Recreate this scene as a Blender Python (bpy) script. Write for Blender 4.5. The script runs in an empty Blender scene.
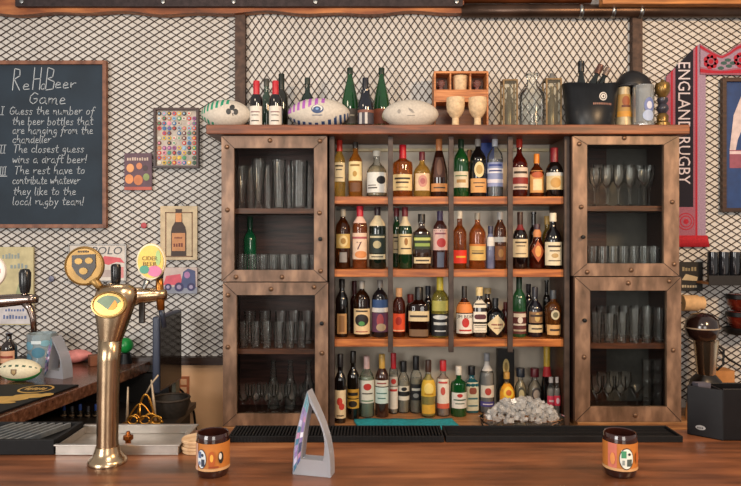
import bpy, bmesh, math, random
from mathutils import Vector, Matrix
SC = bpy.context.scene
COL = SC.collection
random.seed(7)
PI = math.pi
R_ = math.radians
# ------------------------------------------------------------------ camera, world, lights, exposure
EYE, FPX, HX, HY = 1.74, 650.0, 370.5, 235.0
cam_data = bpy.data.cameras.new('camera')
cam = bpy.data.objects.new('camera', cam_data)
COL.objects.link(cam)
cam.location = (0, 0, EYE)
cam.rotation_euler = (PI / 2, 0, 0)
cam_data.sensor_width = 36.0
cam_data.lens = FPX / 741.0 * 36.0
cam_data.shift_y = -8.0 / 741.0
cam_data.clip_start = 0.05
SC.camera = cam
SC.view_settings.view_transform = 'Standard'
SC.view_settings.look = 'None'
SC.view_settings.gamma = 1.0
SC.view_settings.use_curve_mapping = False
SC.view_settings.exposure = -0.14
SC.cycles.transparent_max_bounces = 96
SC.cycles.max_bounces = 16
world = bpy.data.worlds.new('world')
SC.world = world
world.use_nodes = True
world.node_tree.nodes['Background'].inputs[0].default_value = (1.0, 0.955, 0.91, 1)
world.node_tree.nodes['Background'].inputs[1].default_value = 0.54


def area(name, loc, target, sx, sy, power, col):
    d = bpy.data.lights.new(name, 'AREA')
    d.shape = 'RECTANGLE'
    d.size, d.size_y, d.energy, d.color = sx, sy, power, col
    o = bpy.data.objects.new(name, d)
    COL.objects.link(o)
    o.location = loc
    o.rotation_euler = (Vector(target) - Vector(loc)).to_track_quat('-Z', 'Y').to_euler()
    return o


area('window_daylight', (-2.95, -1.8, 2.0), (-0.4, 3.6, 1.5), 1.8, 1.8, 128, (1.0, 0.97, 0.93))
area('window_daylight', (0.9, -2.3, 1.9), (0.5, 3.6, 1.4), 1.4, 1.6, 54, (1.0, 0.92, 0.83))
area('ceiling_lamp', (2.2, 0.6, 3.05), (1.3, 3.5, 1.0), 0.5, 0.5, 78, (1.0, 0.64, 0.34))
area('ceiling_lamp', (0.2, 0.4, 3.0), (0.3, 3.5, 1.0), 0.6, 0.4, 24, (1.0, 0.87, 0.72))
area('ceiling_lamp', (-1.0, 2.0, 3.0), (-1.2, 3.4, 0.9), 0.4, 0.4, 10, (1.0, 0.80, 0.60))


# ------------------------------------------------------------------ pixel <-> place on a plane at depth d
def X(px, d): return (px - HX) / FPX * d
def Z(py, d): return EYE - (py - HY) / FPX * d
def S(d): return d / FPX


# ------------------------------------------------------------------ materials
def lin(h):
    h = h.lstrip('#')
    out = []
    for i in (0, 2, 4):
        c = int(h[i:i + 2], 16) / 255
        out.append(c / 12.92 if c <= .04045 else ((c + .055) / 1.055) ** 2.4)
    return tuple(out) + (1,)


_M = {}


def base_mat(name):
    m = bpy.data.materials.new(name)
    m.use_nodes = True
    nt = m.node_tree
    b = nt.nodes['Principled BSDF']
    return m, nt, b


def noise_color(nt, b, c0, c1, scale, stretch, detail=3.0, lo=.35, hi=.65, bump=0.0, mid=None):
    tc = nt.nodes.new('ShaderNodeTexCoord')
    mp = nt.nodes.new('ShaderNodeMapping')
    mp.inputs['Scale'].default_value = stretch
    nz = nt.nodes.new('ShaderNodeTexNoise')
    nz.inputs['Scale'].default_value = scale
    nz.inputs['Detail'].default_value = detail
    rp = nt.nodes.new('ShaderNodeValToRGB')
    rp.color_ramp.elements[0].position, rp.color_ramp.elements[0].color = lo, c0
    rp.color_ramp.elements[1].position, rp.color_ramp.elements[1].color = hi, c1
    if mid:
        e = rp.color_ramp.elements.new((lo + hi) / 2)
        e.color = mid
    nt.links.new(tc.outputs['Object'], mp.inputs[0])
    nt.links.new(mp.outputs[0], nz.inputs['Vector'])
    nt.links.new(nz.outputs[0], rp.inputs[0])
    nt.links.new(rp.outputs[0], b.inputs['Base Color'])
    if bump:
        bp = nt.nodes.new('ShaderNodeBump')
        bp.inputs['Strength'].default_value = bump
        bp.inputs['Distance'].default_value = 0.004
        nt.links.new(nz.outputs[0], bp.inputs['Height'])
        nt.links.new(bp.outputs[0], b.inputs['Normal'])
    return nz


def paint(h, rough=.5, metal=0.0, var=.1, scale=40, spec=.5, coat=0, bump=0.0, trans=0.0):
    k = ('p', h, rough, metal, var, scale, spec, coat, bump, trans)
    if k in _M: return _M[k]
    m, nt, b = base_mat('paint ' + h)
    c = lin(h)
    c0 = tuple(max(0, x * (1 - var)) for x in c[:3]) + (1,)
    c1 = tuple(min(1, x * (1 + var)) for x in c[:3]) + (1,)
    noise_color(nt, b, c0, c1, scale, (1, 1, 1), bump=bump)
    b.inputs['Roughness'].default_value = rough
    b.inputs['Metallic'].default_value = metal
    b.inputs['Specular IOR Level'].default_value = spec
    b.inputs['Coat Weight'].default_value = coat
    b.inputs['Transmission Weight'].default_value = trans
    _M[k] = m
    return m


def wood(h0, h1, h2=None, rough=.4, scale=6, stretch=(1, 12, 12), bump=.15, lo=.3, hi=.7, coat=0, detail=6):
    k = ('w', h0, h1, h2, rough, scale, stretch)
    if k in _M: return _M[k]
    m, nt, b = base_mat('wood ' + h0)
    noise_color(nt, b, lin(h0), lin(h1), scale, stretch, detail, lo, hi, bump, lin(h2) if h2 else None)
    b.inputs['Roughness'].default_value = rough
    b.inputs['Coat Weight'].default_value = coat
    b.inputs['Coat Roughness'].default_value = .15
    _M[k] = m
    return m


def thin(tint='#ffffff', gloss=.9, diff=.05, rough=.03, blend=.25):
    """thin-walled clear glass: transparent, with Fresnel reflection and a trace of surface haze"""
    k = ('t', tint, gloss, diff, rough, blend)
    if k in _M: return _M[k]
    m = bpy.data.materials.new('glass ' + tint)
    m.use_nodes = True
    nt = m.node_tree
    nt.nodes.clear()
    out = nt.nodes.new('ShaderNodeOutputMaterial')
    tr = nt.nodes.new('ShaderNodeBsdfTransparent'); tr.inputs[0].default_value = lin(tint)
    gl = nt.nodes.new('ShaderNodeBsdfGlossy'); gl.inputs[0].default_value = (gloss, gloss, gloss, 1)
    gl.inputs['Roughness'].default_value = rough
    df = nt.nodes.new('ShaderNodeBsdfDiffuse'); df.inputs[0].default_value = lin(tint)
    fr = nt.nodes.new('ShaderNodeLayerWeight'); fr.inputs[0].default_value = blend
    m1 = nt.nodes.new('ShaderNodeMixShader'); m2 = nt.nodes.new('ShaderNodeMixShader')
    m1.inputs[0].default_value = diff
    nt.links.new(tr.outputs[0], m1.inputs[1]); nt.links.new(df.outputs[0], m1.inputs[2])
    nt.links.new(fr.outputs['Fresnel'], m2.inputs[0])
    nt.links.new(m1.outputs[0], m2.inputs[1]); nt.links.new(gl.outputs[0], m2.inputs[2])
    nt.links.new(m2.outputs[0], out.inputs[0])
    _M[k] = m
    return m


def solid_glass(h, rough=.04, trans=.75, ior=1.3):
    k = ('s', h, rough, trans, ior)
    if k in _M: return _M[k]
    m, nt, b = base_mat('tinted glass ' + h)
    c = lin(h)
    noise_color(nt, b, tuple(x * .9 for x in c[:3]) + (1,), c, 30, (1, 1, 1))
    b.inputs['Roughness'].default_value = rough
    b.inputs['Transmission Weight'].default_value = trans
    b.inputs['IOR'].default_value = ior
    b.inputs['Coat Weight'].default_value = .6
    b.inputs['Coat Roughness'].default_value = .03
    _M[k] = m
    return m


def dark_glass(h): return paint(h, .07, 0, .15, 25, .6, .5)


CLEAR = thin('#fbfdfb', .95, .02, .09, .22)
WARE = thin('#ffffff', 1.0, .008, .11, .20)
STEEL = paint('#9a9a98', .28, 1.0, .12, 30)
BLACKM = paint('#0f0f11', .45, 0, .2, 60, .3)
RUBBER = paint('#0c0c0e', .6, 0, .2, 90, .25)
BRASS = paint('#c99a58', .16, 1.0, .12, 12)
COPPER = paint('#b4672e', .25, 1.0, .2, 9)
RUST = wood('#2b1d17', '#4a332a', rough=.6, scale=20, stretch=(1, 1, 1))


# ------------------------------------------------------------------ mesh builder
class MB:
    def __init__(s): s.v, s.f, s.mi, s.sm, s.mats = [], [], [], [], []

    def mid(s, m):
        if m not in s.mats: s.mats.append(m)
        return s.mats.index(m)

    def add(s, vs, fs, m, smooth=False):
        o = len(s.v)
        s.v.extend(tuple(v) for v in vs)
        k = s.mid(m)
        for f in fs:
            s.f.append(tuple(i + o for i in f)); s.mi.append(k); s.sm.append(smooth)

    def box(s, x0, x1, y0, y1, z0, z1, m, M=None):
        vs = [Vector((x, y, z)) for z in (z0, z1) for y in (y0, y1) for x in (x0, x1)]
        if M: vs = [M @ v for v in vs]
        s.add(vs, [(0, 2, 3, 1), (4, 5, 7, 6), (0, 1, 5, 4), (2, 6, 7, 3), (0, 4, 6, 2), (1, 3, 7, 5)], m)

    def lathe(s, prof, m, n=20, at=(0, 0, 0), sq=2.0, dr=1.0, smooth=True, M=None, flute=0):
        vs, fs = [], []
        brk = set()
        if smooth:      # sharp turns of the profile keep a crisp edge: the ring is doubled there
            p2 = []
            for i, p in enumerate(prof):
                if 0 < i < len(prof) - 1:
                    u = Vector((p[0] - prof[i - 1][0], p[1] - prof[i - 1][1])); w = Vector((prof[i + 1][0] - p[0], prof[i + 1][1] - p[1]))
                    if u.length > 1e-7 and w.length > 1e-7 and u.angle(w) > .75:
                        brk.add(len(p2)); p2.append(p)
                p2.append(p)
            prof = p2
        for r, z in prof:
            for i in range(n):
                a = 2 * PI * i / n
                c, d = cross(a, sq, dr)
                k = 1 - (flute * (i % 2)) if flute else 1
                vs.append(Vector((r * c * k + at[0], r * d * k + at[1], z + at[2])))
        if M: vs = [M @ v for v in vs]
        for j in range(len(prof) - 1):
            if j in brk: continue
            for i in range(n):
                i2 = (i + 1) % n
                fs.append((j * n + i, j * n + i2, (j + 1) * n + i2, (j + 1) * n + i))
        fs.append(tuple(reversed(range(n))))
        fs.append(tuple((len(prof) - 1) * n + i for i in range(n)))
        s.add(vs, fs, m, smooth)

    def vessel(s, prof, m, n=20, at=(0, 0, 0), smooth=True, M=None, sq=2.0, dr=1.0):
        """lathe whose profile starts and ends on the axis: closed without n-gon caps other than tiny ones"""
        s.lathe(prof, m, n, at, sq, dr, smooth, M)

    def tube(s, pts, r, m, n=8, smooth=True):
        pts = [Vector(p) for p in pts]
        rs = r if isinstance(r, (list, tuple)) else [r] * len(pts)
        vs, fs = [], []
        up = None
        for i, p in enumerate(pts):
            t = (pts[min(i + 1, len(pts) - 1)] - pts[max(i - 1, 0)]).normalized()
            if up is None:
                up = Vector((0, 1, 0)) if abs(t.y) < .9 else Vector((1, 0, 0))
            a = (up - t * up.dot(t)).normalized()
            up = a
            b = t.cross(a)
            for k in range(n):
                th = 2 * PI * k / n
                vs.append(p + (a * math.cos(th) + b * math.sin(th)) * rs[i])
        for j in range(len(pts) - 1):
            for k in range(n):
                k2 = (k + 1) % n
                fs.append((j * n + k, j * n + k2, (j + 1) * n + k2, (j + 1) * n + k))
        fs.append(tuple(reversed(range(n)))); fs.append(tuple((len(pts) - 1) * n + k for k in range(n)))
        s.add(vs, fs, m, smooth)

    def prism(s, poly, y0, y1, m, M=None, smooth=False):
        """poly in x,z extruded along y"""
        n = len(poly)
        vs = [Vector((x, y0, z)) for x, z in poly] + [Vector((x, y1, z)) for x, z in poly]
        if M: vs = [M @ v for v in vs]
        fs = [tuple(range(n)), tuple(reversed(range(n, 2 * n)))]
        fs += [(i, i + n, (i + 1) % n + n, (i + 1) % n) for i in range(n)]
        s.add(vs, fs, m, smooth)

    def slab(s, poly, z0, z1, m):
        n = len(poly)
        vs = [(x, y, z0) for x, y in poly] + [(x, y, z1) for x, y in poly]
        fs = [tuple(reversed(range(n))), tuple(range(n, 2 * n))]
        fs += [(i, (i + 1) % n, (i + 1) % n + n, i + n) for i in range(n)]
        s.add(vs, fs, m)

    def ell(s, cx, y, cz, rx, rz, m, n=20, t=.0015, M=None):
        s.prism([(cx + rx * math.cos(2 * PI * i / n), cz + rz * math.sin(2 * PI * i / n)) for i in range(n)], y - t, y, m, M)

    def ball(s, c, rx, ry, rz, m, nu=24, nv=14, pw=1.0, cfun=None):
        """ellipsoid along x; cfun(u, ang) -> material"""
        vs, fs = [], []
        for j in range(nv + 1):
            t = -1 + 2 * j / nv
            tx = math.sin(t * PI / 2)
            rr = max(0.0, (1 - tx * tx)) ** (.5 * pw)
            for i in range(nu):
                a = 2 * PI * i / nu
                vs.append((c[0] + rx * tx, c[1] - ry * rr * math.cos(a), c[2] + rz * rr * math.sin(a)))
        o = len(s.v)
        s.v.extend(vs)
        for j in range(nv):
            for i in range(nu):
                i2 = (i + 1) % nu
                mm = cfun((j + .5) / nv, (i + .5) / nu) if cfun else m
                s.f.append((o + j * nu + i, o + (j + 1) * nu + i, o + (j + 1) * nu + i2, o + j * nu + i2))
                s.mi.append(s.mid(mm)); s.sm.append(True)

    def text(s, string, x, y, z, h, m, w=None, M=None, rot=0, t=.001, align='c', shear=0):
        vs, fs, W = tmesh(string)
        sx = (w / W) if w else h
        out = []
        for a, b in vs:
            u = (a - (W / 2 if align == 'c' else 0)) * sx + shear * b * h
            q = (b - .5) * h if align == 'c' else b * h
            cu, su = math.cos(rot), math.sin(rot)
            v = Vector((x + u * cu - q * su, y - t, z + u * su + q * cu))
            out.append(M @ v if M else v)
        s.add(out, fs, m)

    def marks(s, x, y, z, w, h, m, n=6, t=.001, M=None, seed=1):
        """a line of small print too small to read: separate little blocks"""
        rnd = random.Random(seed)
        for i in range(n):
            xa = x - w / 2 + w * i / n
            k = h * rnd.choice((.7, .8, 1.0))
            s.box(xa, xa + w / n * rnd.uniform(.55, .75), y - t, y, z - h / 2, z - h / 2 + k, m, M)

    def build(s, name, parent=None, bevel=0, label=None, seg=2, kind=None):
        me = bpy.data.meshes.new(name)
        me.from_pydata(s.v, [], s.f)
        for m in s.mats: me.materials.append(m)
        me.polygons.foreach_set('material_index', s.mi)
        me.polygons.foreach_set('use_smooth', s.sm)
        me.update()
        o = bpy.data.objects.new(name, me)
        COL.objects.link(o)
        if parent: o.parent = parent
        if bevel:
            b = o.modifiers.new('edge', 'BEVEL')
            b.width, b.segments, b.limit_method, b.angle_limit = bevel, seg, 'ANGLE', R_(40)
        if label: o['label'] = label
        if kind: o['kind'] = kind
        return o


def cross(a, sq=2.0, dr=1.0):
    c, d = math.cos(a), math.sin(a)
    if sq == 2.0: return c, d * dr
    e = 2.0 / sq
    return math.copysign(abs(c) ** e, c), math.copysign(abs(d) ** e, d) * dr


_T = {}


def tmesh(string):
    if string not in _T:
        cu = bpy.data.curves.new('t', 'FONT')
        cu.body, cu.resolution_u, cu.size = string, 2, 1.0
        o = bpy.data.objects.new('t', cu)
        COL.objects.link(o)
        dg = bpy.context.evaluated_depsgraph_get()
        me = bpy.data.meshes.new_from_object(o.evaluated_get(dg))
        vs = [(v.co.x, v.co.y) for v in me.vertices]
        fs = [tuple(p.vertices) for p in me.polygons]
        bpy.data.objects.remove(o); bpy.data.curves.remove(cu); bpy.data.meshes.remove(me)
        x0 = min(v[0] for v in vs); x1 = max(v[0] for v in vs); k = 1 / .69
        _T[string] = ([((a - x0) * k, b * k) for a, b in vs], fs, (x1 - x0) * k)
    return _T[string]


def thing(name, label, cat, loc=(0, 0, 0), rz=0, group=None):
    o = bpy.data.objects.new(name, None)
    COL.objects.link(o)
    o.empty_display_size = .05
    o.location = loc
    o.rotation_euler = (0, 0, rz)
    return tag(o, label, cat, group)


def tag(o, label, cat, group=None):
    o['label'], o['category'] = label, cat
    if group: o['group'] = group
    return o


def struct(mb, name, bevel=0):
    return mb.build(name, None, bevel, kind='structure')


ORD = ['first', 'second', 'third', 'fourth', 'fifth', 'sixth', 'seventh', 'eighth', 'ninth', 'tenth', 'eleventh', 'twelfth']
# ------------------------------------------------------------------ the setting
YW = 3.65        # wall surface
mb = MB(); mb.box(-4, 4.5, -2.5, 3.8, -.1, 0, wood('#3a2418', '#5a3a26', rough=.5)); struct(mb, 'floor')
mb = MB(); mb.box(-4, 4.5, YW, 3.8, 0, 3.3, paint('#d0ccc7', .8, 0, .05, 6)); struct(mb, 'wall_back')
mb = MB(); mb.box(X(178, 3.65), X(222, 3.65) + .3, YW - .012, YW, 0, Z(363, 3.65), paint('#ecb98a', .5, 0, .06, 5)); struct(mb, 'trim_1')
mb = MB(); mb.box(-2.6, X(222, 3.62) + .05, YW - .05, YW, Z(364.5, 3.62), Z(357, 3.62), wood('#2a1b14', '#3f2a1f')); struct(mb, 'trim_2')
for i, px in enumerate((240.5, 636.5)):
    mb = MB(); mb.box(X(px - 5, 3.62), X(px + 5, 3.62), YW - .045, YW, Z(132, 3.62), Z(10, 3.62), wood('#33241e', '#5b4438', rough=.7, scale=30, stretch=(1, 1, 1)))
    struct(mb, 'trim_%d' % (i + 3))

MESHM = paint('#3a2b22', .6, .1, .2, 30)


def lattice(name, label, x0, x1, z0, z1, cw, ch, wdt):
    """expanded metal: two families of flat strands crossing"""
    mb = MB()
    y0, y1 = YW - .007, YW - .002
    W, H = x1 - x0, z1 - z0
    for sgn in (1, -1):
        slope = ch / cw
        k0 = -int(H / slope / cw) - 2
        for k in range(k0, int(W / cw) + int(H / slope / cw) + 3):
            xs = x0 + k * cw          # where the line crosses z0 (sgn=1) / z1 (sgn=-1)
            ta, tb = max(x0, xs), min(x1, xs + H / slope)
            if tb - ta < 1e-4: continue
            za, zb = (ta - xs) * slope, (tb - xs) * slope
            if sgn < 0: za, zb = H - za, H - zb
            dx, dz = tb - ta, zb - za
            L = math.hypot(dx, dz)
            nx, nz = -dz / L * wdt / 2, dx / L * wdt / 2
            q = [(ta + nx, z0 + za + nz), (tb + nx, z0 + zb + nz), (tb - nx, z0 + zb - nz), (ta - nx, z0 + za - nz)]
            mb.prism(q if sgn > 0 else q, y0 if sgn > 0 else y0 + .002, y1, MESHM)
    o = mb.build(name)
    return tag(o, label, 'wire mesh')


lattice('expanded_metal_panel', 'wide-diamond metal mesh behind the chalkboard and small posters', X(-70, 3.64), X(235, 3.64), Z(357, 3.64), Z(12, 3.64), 11.0 * S(3.64), 6.8 * S(3.64), .0045)
lattice('expanded_metal_panel', 'tall-diamond metal mesh above the bottle rack between dark posts', X(246, 3.64), X(631, 3.64), Z(126, 3.64), Z(12, 3.64), 7.4 * S(3.64), 10.8 * S(3.64), .0045)
lattice('expanded_metal_panel', 'wide-diamond metal mesh behind the rugby scarf', X(642, 3.64), X(820, 3.64), Z(402, 3.64), Z(12, 3.64), 11.0 * S(3.64), 6.8 * S(3.64), .0045)

# ---- overhead timber and pipe
DB = 3.575
t = thing('timber_beam', 'live-edge timber beam with screwed dark steel strip along the top', 'beam', (X(232, DB), DB, Z(18.5, 3.63)))
mb = MB()
w2 = 232 * S(DB)
edge = []
N = 60
for i in range(N + 1):
    x = -w2 - .3 + (2 * w2 + .3) * i / N
    edge.append((x, .012 * math.sin(i * .55) * math.sin(i * .21) + .014))
OW = wood('#4a2716', '#c07a45', '#8c4e28', rough=.45, scale=3, stretch=(1, 5, 5))
mb.prism(edge + [(w2, .22), (-w2 - .3, .22)], 0, .055, OW)
mb.build('plank', t)
mb = MB(); mb.box(-w2 + 18 * S(DB), w2 - .01, -.03, -.001, 7 * S(DB), .25, paint('#3a3030', .45, .6, .25, 30)); mb.build('steel_strip', t, .002)
for px in (13 + 12, 165, 235, 316, 456):
    mb = MB()
    mb.lathe([(.001, 0), (.014, 0), (.011, .007), (.001, .009)], STEEL, 12, M=Matrix.Translation((X(px, DB) - X(232, DB), -.03, 11.5 * S(DB))) @ Matrix.Rotation(PI / 2, 4, 'X'))
    mb.build('screw', t)
t = thing('pipe', 'dark copper-sheened pipe running along the wall top', 'pipe', (X(460, DB), 3.6, Z(11, 3.6)))
mb = MB(); mb.tube([(0.01, 0, 0), (.5, 0, 0), (1.0, 0, 0), (2.4, 0, 0)], .036, paint('#4a382e', .35, .7, .35, 6), 16); mb.build('tube', t)
t2 = thing('pipe', 'copper-toned upper pipe between the two overhead beams', 'pipe', (X(461, DB), 3.595, Z(-2, 3.595)))
mb = MB(); mb.tube([(0.01, 0, 0), (.4, 0, 0), (.72, 0, 0)], .030, paint('#7a4426', .3, .7, .4, 5), 16); mb.build('tube', t2)
for px in (580, 612, 640):
    mb = MB(); mb.tube([(X(px, DB) - X(460, DB), 0, -.0), (X(px, DB) - X(460, DB) + .02, 0, 0)], .041, STEEL, 16); mb.build('clip', t)
t = thing('timber_beam', 'short orange-edged beam over the rugby scarf', 'beam', (X(598, DB), DB - .07, Z(7, DB - .02)))
mb = MB(); mb.box(0, 1.3, 0, .06, 0, .2, wood('#7c4a2a', '#d38d4e', rough=.4, scale=4)); mb.build('plank', t, .004)
mb = MB(); mb.box(.02, 1.3, -.02, -.001, .022, .2, paint('#332b2b', .5, .5, .2, 30)); mb.build('steel_strip', t, .002)

# ---- service counter behind and bar counter before
WTOP = wood('#4b2715', '#7d4625', '#653619', rough=.3, scale=3.2, stretch=(1, 9, 9), coat=.3)
ZB = .773
YB0 = 3.13
mb = MB()
t = thing('service_counter', 'wooden counter carrying the glass-door cabinets and bottle rack', 'counter', (X(220, 3.25), YB0, 0))
L = X(900, 3.25) - X(220, 3.25)
mb.box(0, L, 0, 3.648 - YB0, ZB - .04, ZB, wood('#8a5a3a', '#c79263', '#a9764b', rough=.4, scale=4)); mb.build('worktop', t, .003)
mb = MB(); mb.box(.02, L, .04, 3.648 - YB0, 0, ZB - .04, wood('#3a2418', '#56361f')); mb.build('body', t)

ZC = 1.13
YC0, YC1 = .75, 2.04
t = thing('bar_counter', 'varnished brown plank bar counter across the foreground', 'counter', (0, YC0, 0))
mb = MB()
m, nt, b = base_mat('bar planks')
tc = nt.nodes.new('ShaderNodeTexCoord'); mp = nt.nodes.new('ShaderNodeMapping'); mp.inputs['Scale'].default_value = (1, 10, 10)
nz = nt.nodes.new('ShaderNodeTexNoise'); nz.inputs['Scale'].default_value = 3.0; nz.inputs['Detail'].default_value = 8
nz2 = nt.nodes.new('ShaderNodeTexNoise'); nz2.inputs['Scale'].default_value = 2.2; nz2.inputs['Detail'].default_value = 3
mp2 = nt.nodes.new('ShaderNodeMapping'); mp2.inputs['Scale'].default_value = (1.2, 3, 3)
rp = nt.nodes.new('ShaderNodeValToRGB')
for p_, c_ in ((.3, '#341f13'), (.43, '#603a24'), (.56, '#825033'), (.72, '#a87049')):
    e = rp.color_ramp.elements.new(p_); e.color = lin(c_)
rp.color_ramp.elements.remove(rp.color_ramp.elements[0]); rp.color_ramp.elements.remove(rp.color_ramp.elements[-1])
mx = nt.nodes.new('ShaderNodeMath'); mx.operation = 'MULTIPLY_ADD'; mx.inputs[1].default_value = .45
ad = nt.nodes.new('ShaderNodeMath'); ad.operation = 'MULTIPLY'; ad.inputs[1].default_value = .55
nt.links.new(tc.outputs['Object'], mp.inputs[0]); nt.links.new(tc.outputs['Object'], mp2.inputs[0])
nt.links.new(mp.outputs[0], nz.inputs['Vector']); nt.links.new(mp2.outputs[0], nz2.inputs['Vector'])
nt.links.new(nz2.outputs[0], ad.inputs[0]); nt.links.new(nz.outputs[0], mx.inputs[0]); nt.links.new(ad.outputs[0], mx.inputs[2])
nt.links.new(mx.outputs[0], rp.inputs[0]); nt.links.new(rp.outputs[0], b.inputs['Base Color'])
bp = nt.nodes.new('ShaderNodeBump'); bp.inputs['Strength'].default_value = .12; bp.inputs['Distance'].default_value = .004
nt.links.new(nz.outputs[0], bp.inputs['Height']); nt.links.new(bp.outputs[0], b.inputs['Normal'])
b.inputs['Roughness'].default_value = .3
BARW = m
mb.box(-2.2, 2.2, 0, YC1 - YC0, ZC - .05, ZC, BARW); mb.build('worktop', t, .006)
mb = MB(); mb.box(-2.2, 2.2, .12, YC1 - YC0 - .1, 0, ZC - .05, wood('#2e1b12', '#4b2e1c')); mb.build('body', t)

# ---- side counter on the chalkboard wall
ZL = 1.04
t = thing('side_counter', 'dark-topped side counter under the chalkboard carrying mugs and mini ball', 'counter', (-1.4, 3.2, 0))
mb = MB()
ex = lambda y: -1.42 + (y - 2.49) * .18
poly = [(-2.6 + 1.4, 2.12 - 3.2), (ex(2.12) + 1.4, 2.12 - 3.2), (ex(3.6) + 1.4, 3.6 - 3.2), (-2.6 + 1.4, 3.6 - 3.2)]
mb.slab(poly, ZL - .055, ZL, wood('#45291d', '#7d5440', '#5d3a2a', rough=.25, scale=4, coat=.4)); mb.build('worktop', t, .004)
mb = MB(); mb.box(-.9, .3, .345, .4, 0, ZL - .06, paint('#120f0e', .7)); mb.build('panel', t)
mb = MB(); mb.box(-1.15, -.62, -1.0, .34, 0, ZL - .06, paint('#1c1512', .7)); mb.build('body', t)
mb = MB(); mb.box(-.6, .45, -.2, .34, .80, .83, paint('#2a2420', .4)); mb.build('lower_shelf', t)
mb = MB(); mb.box(.38, .42, -.19, .33, 0, .80, paint('#1c1512', .6)); mb.build('support', t)
mb = MB(); mb.box(-.58, -.54, -.19, .33, 0, .80, paint('#1c1512', .6)); mb.build('support', t)

# ---- top board, bottle rack, cabinets
BOARD = wood('#472414', '#94522b', '#713c20', rough=.45, scale=4)
DT = 3.22
t = tag((lambda mb: (mb.box(X(206, DT), X(690, DT), DT, YW - .05, Z(134, DT), Z(124.5, DT), BOARD), mb.build('top_board', None, .004))[1])(MB()), 'long reddish-brown board lying across the cabinets and rack', 'shelf')
ZTOP = Z(124.5, DT)
ZU = Z(134, DT)

DR = 3.30
x0, x1 = X(329.5, DR), X(568.6, DR)
rack = thing('bottle_rack', 'open rack of wooden shelves and steel posts filled with spirits', 'shelving', ((x0 + x1) / 2, DR, ZB))
cx = (x0 + x1) / 2
POST = paint('#473a34', .5, .3, .3, 20, bump=.2)
SHELFW = wood('#7c3f1b', '#cf7f3e', '#a85f2b', rough=.4, scale=5)
SHZ = []
for py in (196.3, 269.5, 339.5):
    z = Z(py, DR) - ZB
    SHZ.append(z + ZB)
    mb = MB(); mb.box(x0 - cx + .012, x1 - cx - .012, .012, .31, z - 7.6 * S(DR), z, SHELFW); mb.build('shelf', rack, .002)
for px in (332, 390.5, 451, 510, 566.4):
    zb = 0 if px in (332, 566.4) else Z(352, DR) - ZB
    mb = MB(); w = .0135 if px in (332, 566.4) else .0125
    mb.box(X(px, DR) - cx - w, X(px, DR) - cx + w, -.012, .010, zb, ZU - ZB - .001, POST)
    mb.build('post', rack, .002)
for sgn in (-1, 1):
    mb = MB(); xx = (x0 if sgn < 0 else x1) - cx
    mb.box(min(xx, xx - sgn * .012), max(xx, xx - sgn * .012), .012, .31, 0, ZU - ZB - .001, wood('#3a2116', '#5a3622')); mb.build('side_panel', rack)
mb = MB(); mb.box(x0 - cx, x1 - cx, .312, .325, 0, ZU - ZB - .001, paint('#c2b8a8', .38, .1, .12, 5)); mb.build('back_panel', rack)
mb = MB(); zz = Z(149, 3.55) - ZB; mb.box(x0 - cx + .02, x1 - cx - .02, .285, .31, zz - .008, zz + .008, paint('#d8c9a0', .4)); mb.build('streak', rack, .002, 'pale rail imitating a bright line behind the top shelf bottles')  # added pale bar imitating a bright line across the back
mb = MB(); zz = Z(208, 3.55) - ZB; mb.box(x0 - cx + .02, x1 - cx - .02, .285, .31, zz - .012, zz + .006, paint('#5e5f58', .4)); mb.build('streak', rack, .002)  # added grey bar imitating a line mirrored in the back

FRAME = None


def frame_mat():
    k = 'frame'
    if k in _M: return _M[k]
    m, nt, b = base_mat('weathered frame')
    n1 = noise_color(nt, b, lin('#54402f'), lin('#a3826a'), 16, (1, 1, .4), 12, .3, .7, .5, lin('#7a5f4d'))
    b.inputs['Roughness'].default_value = .42
    b.inputs['Metallic'].default_value = .1
    _M[k] = m
    return m


RIV = paint('#7d5f49', .35, .5, .2, 40)
CD = 3.25
CY1 = 3.6


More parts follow.
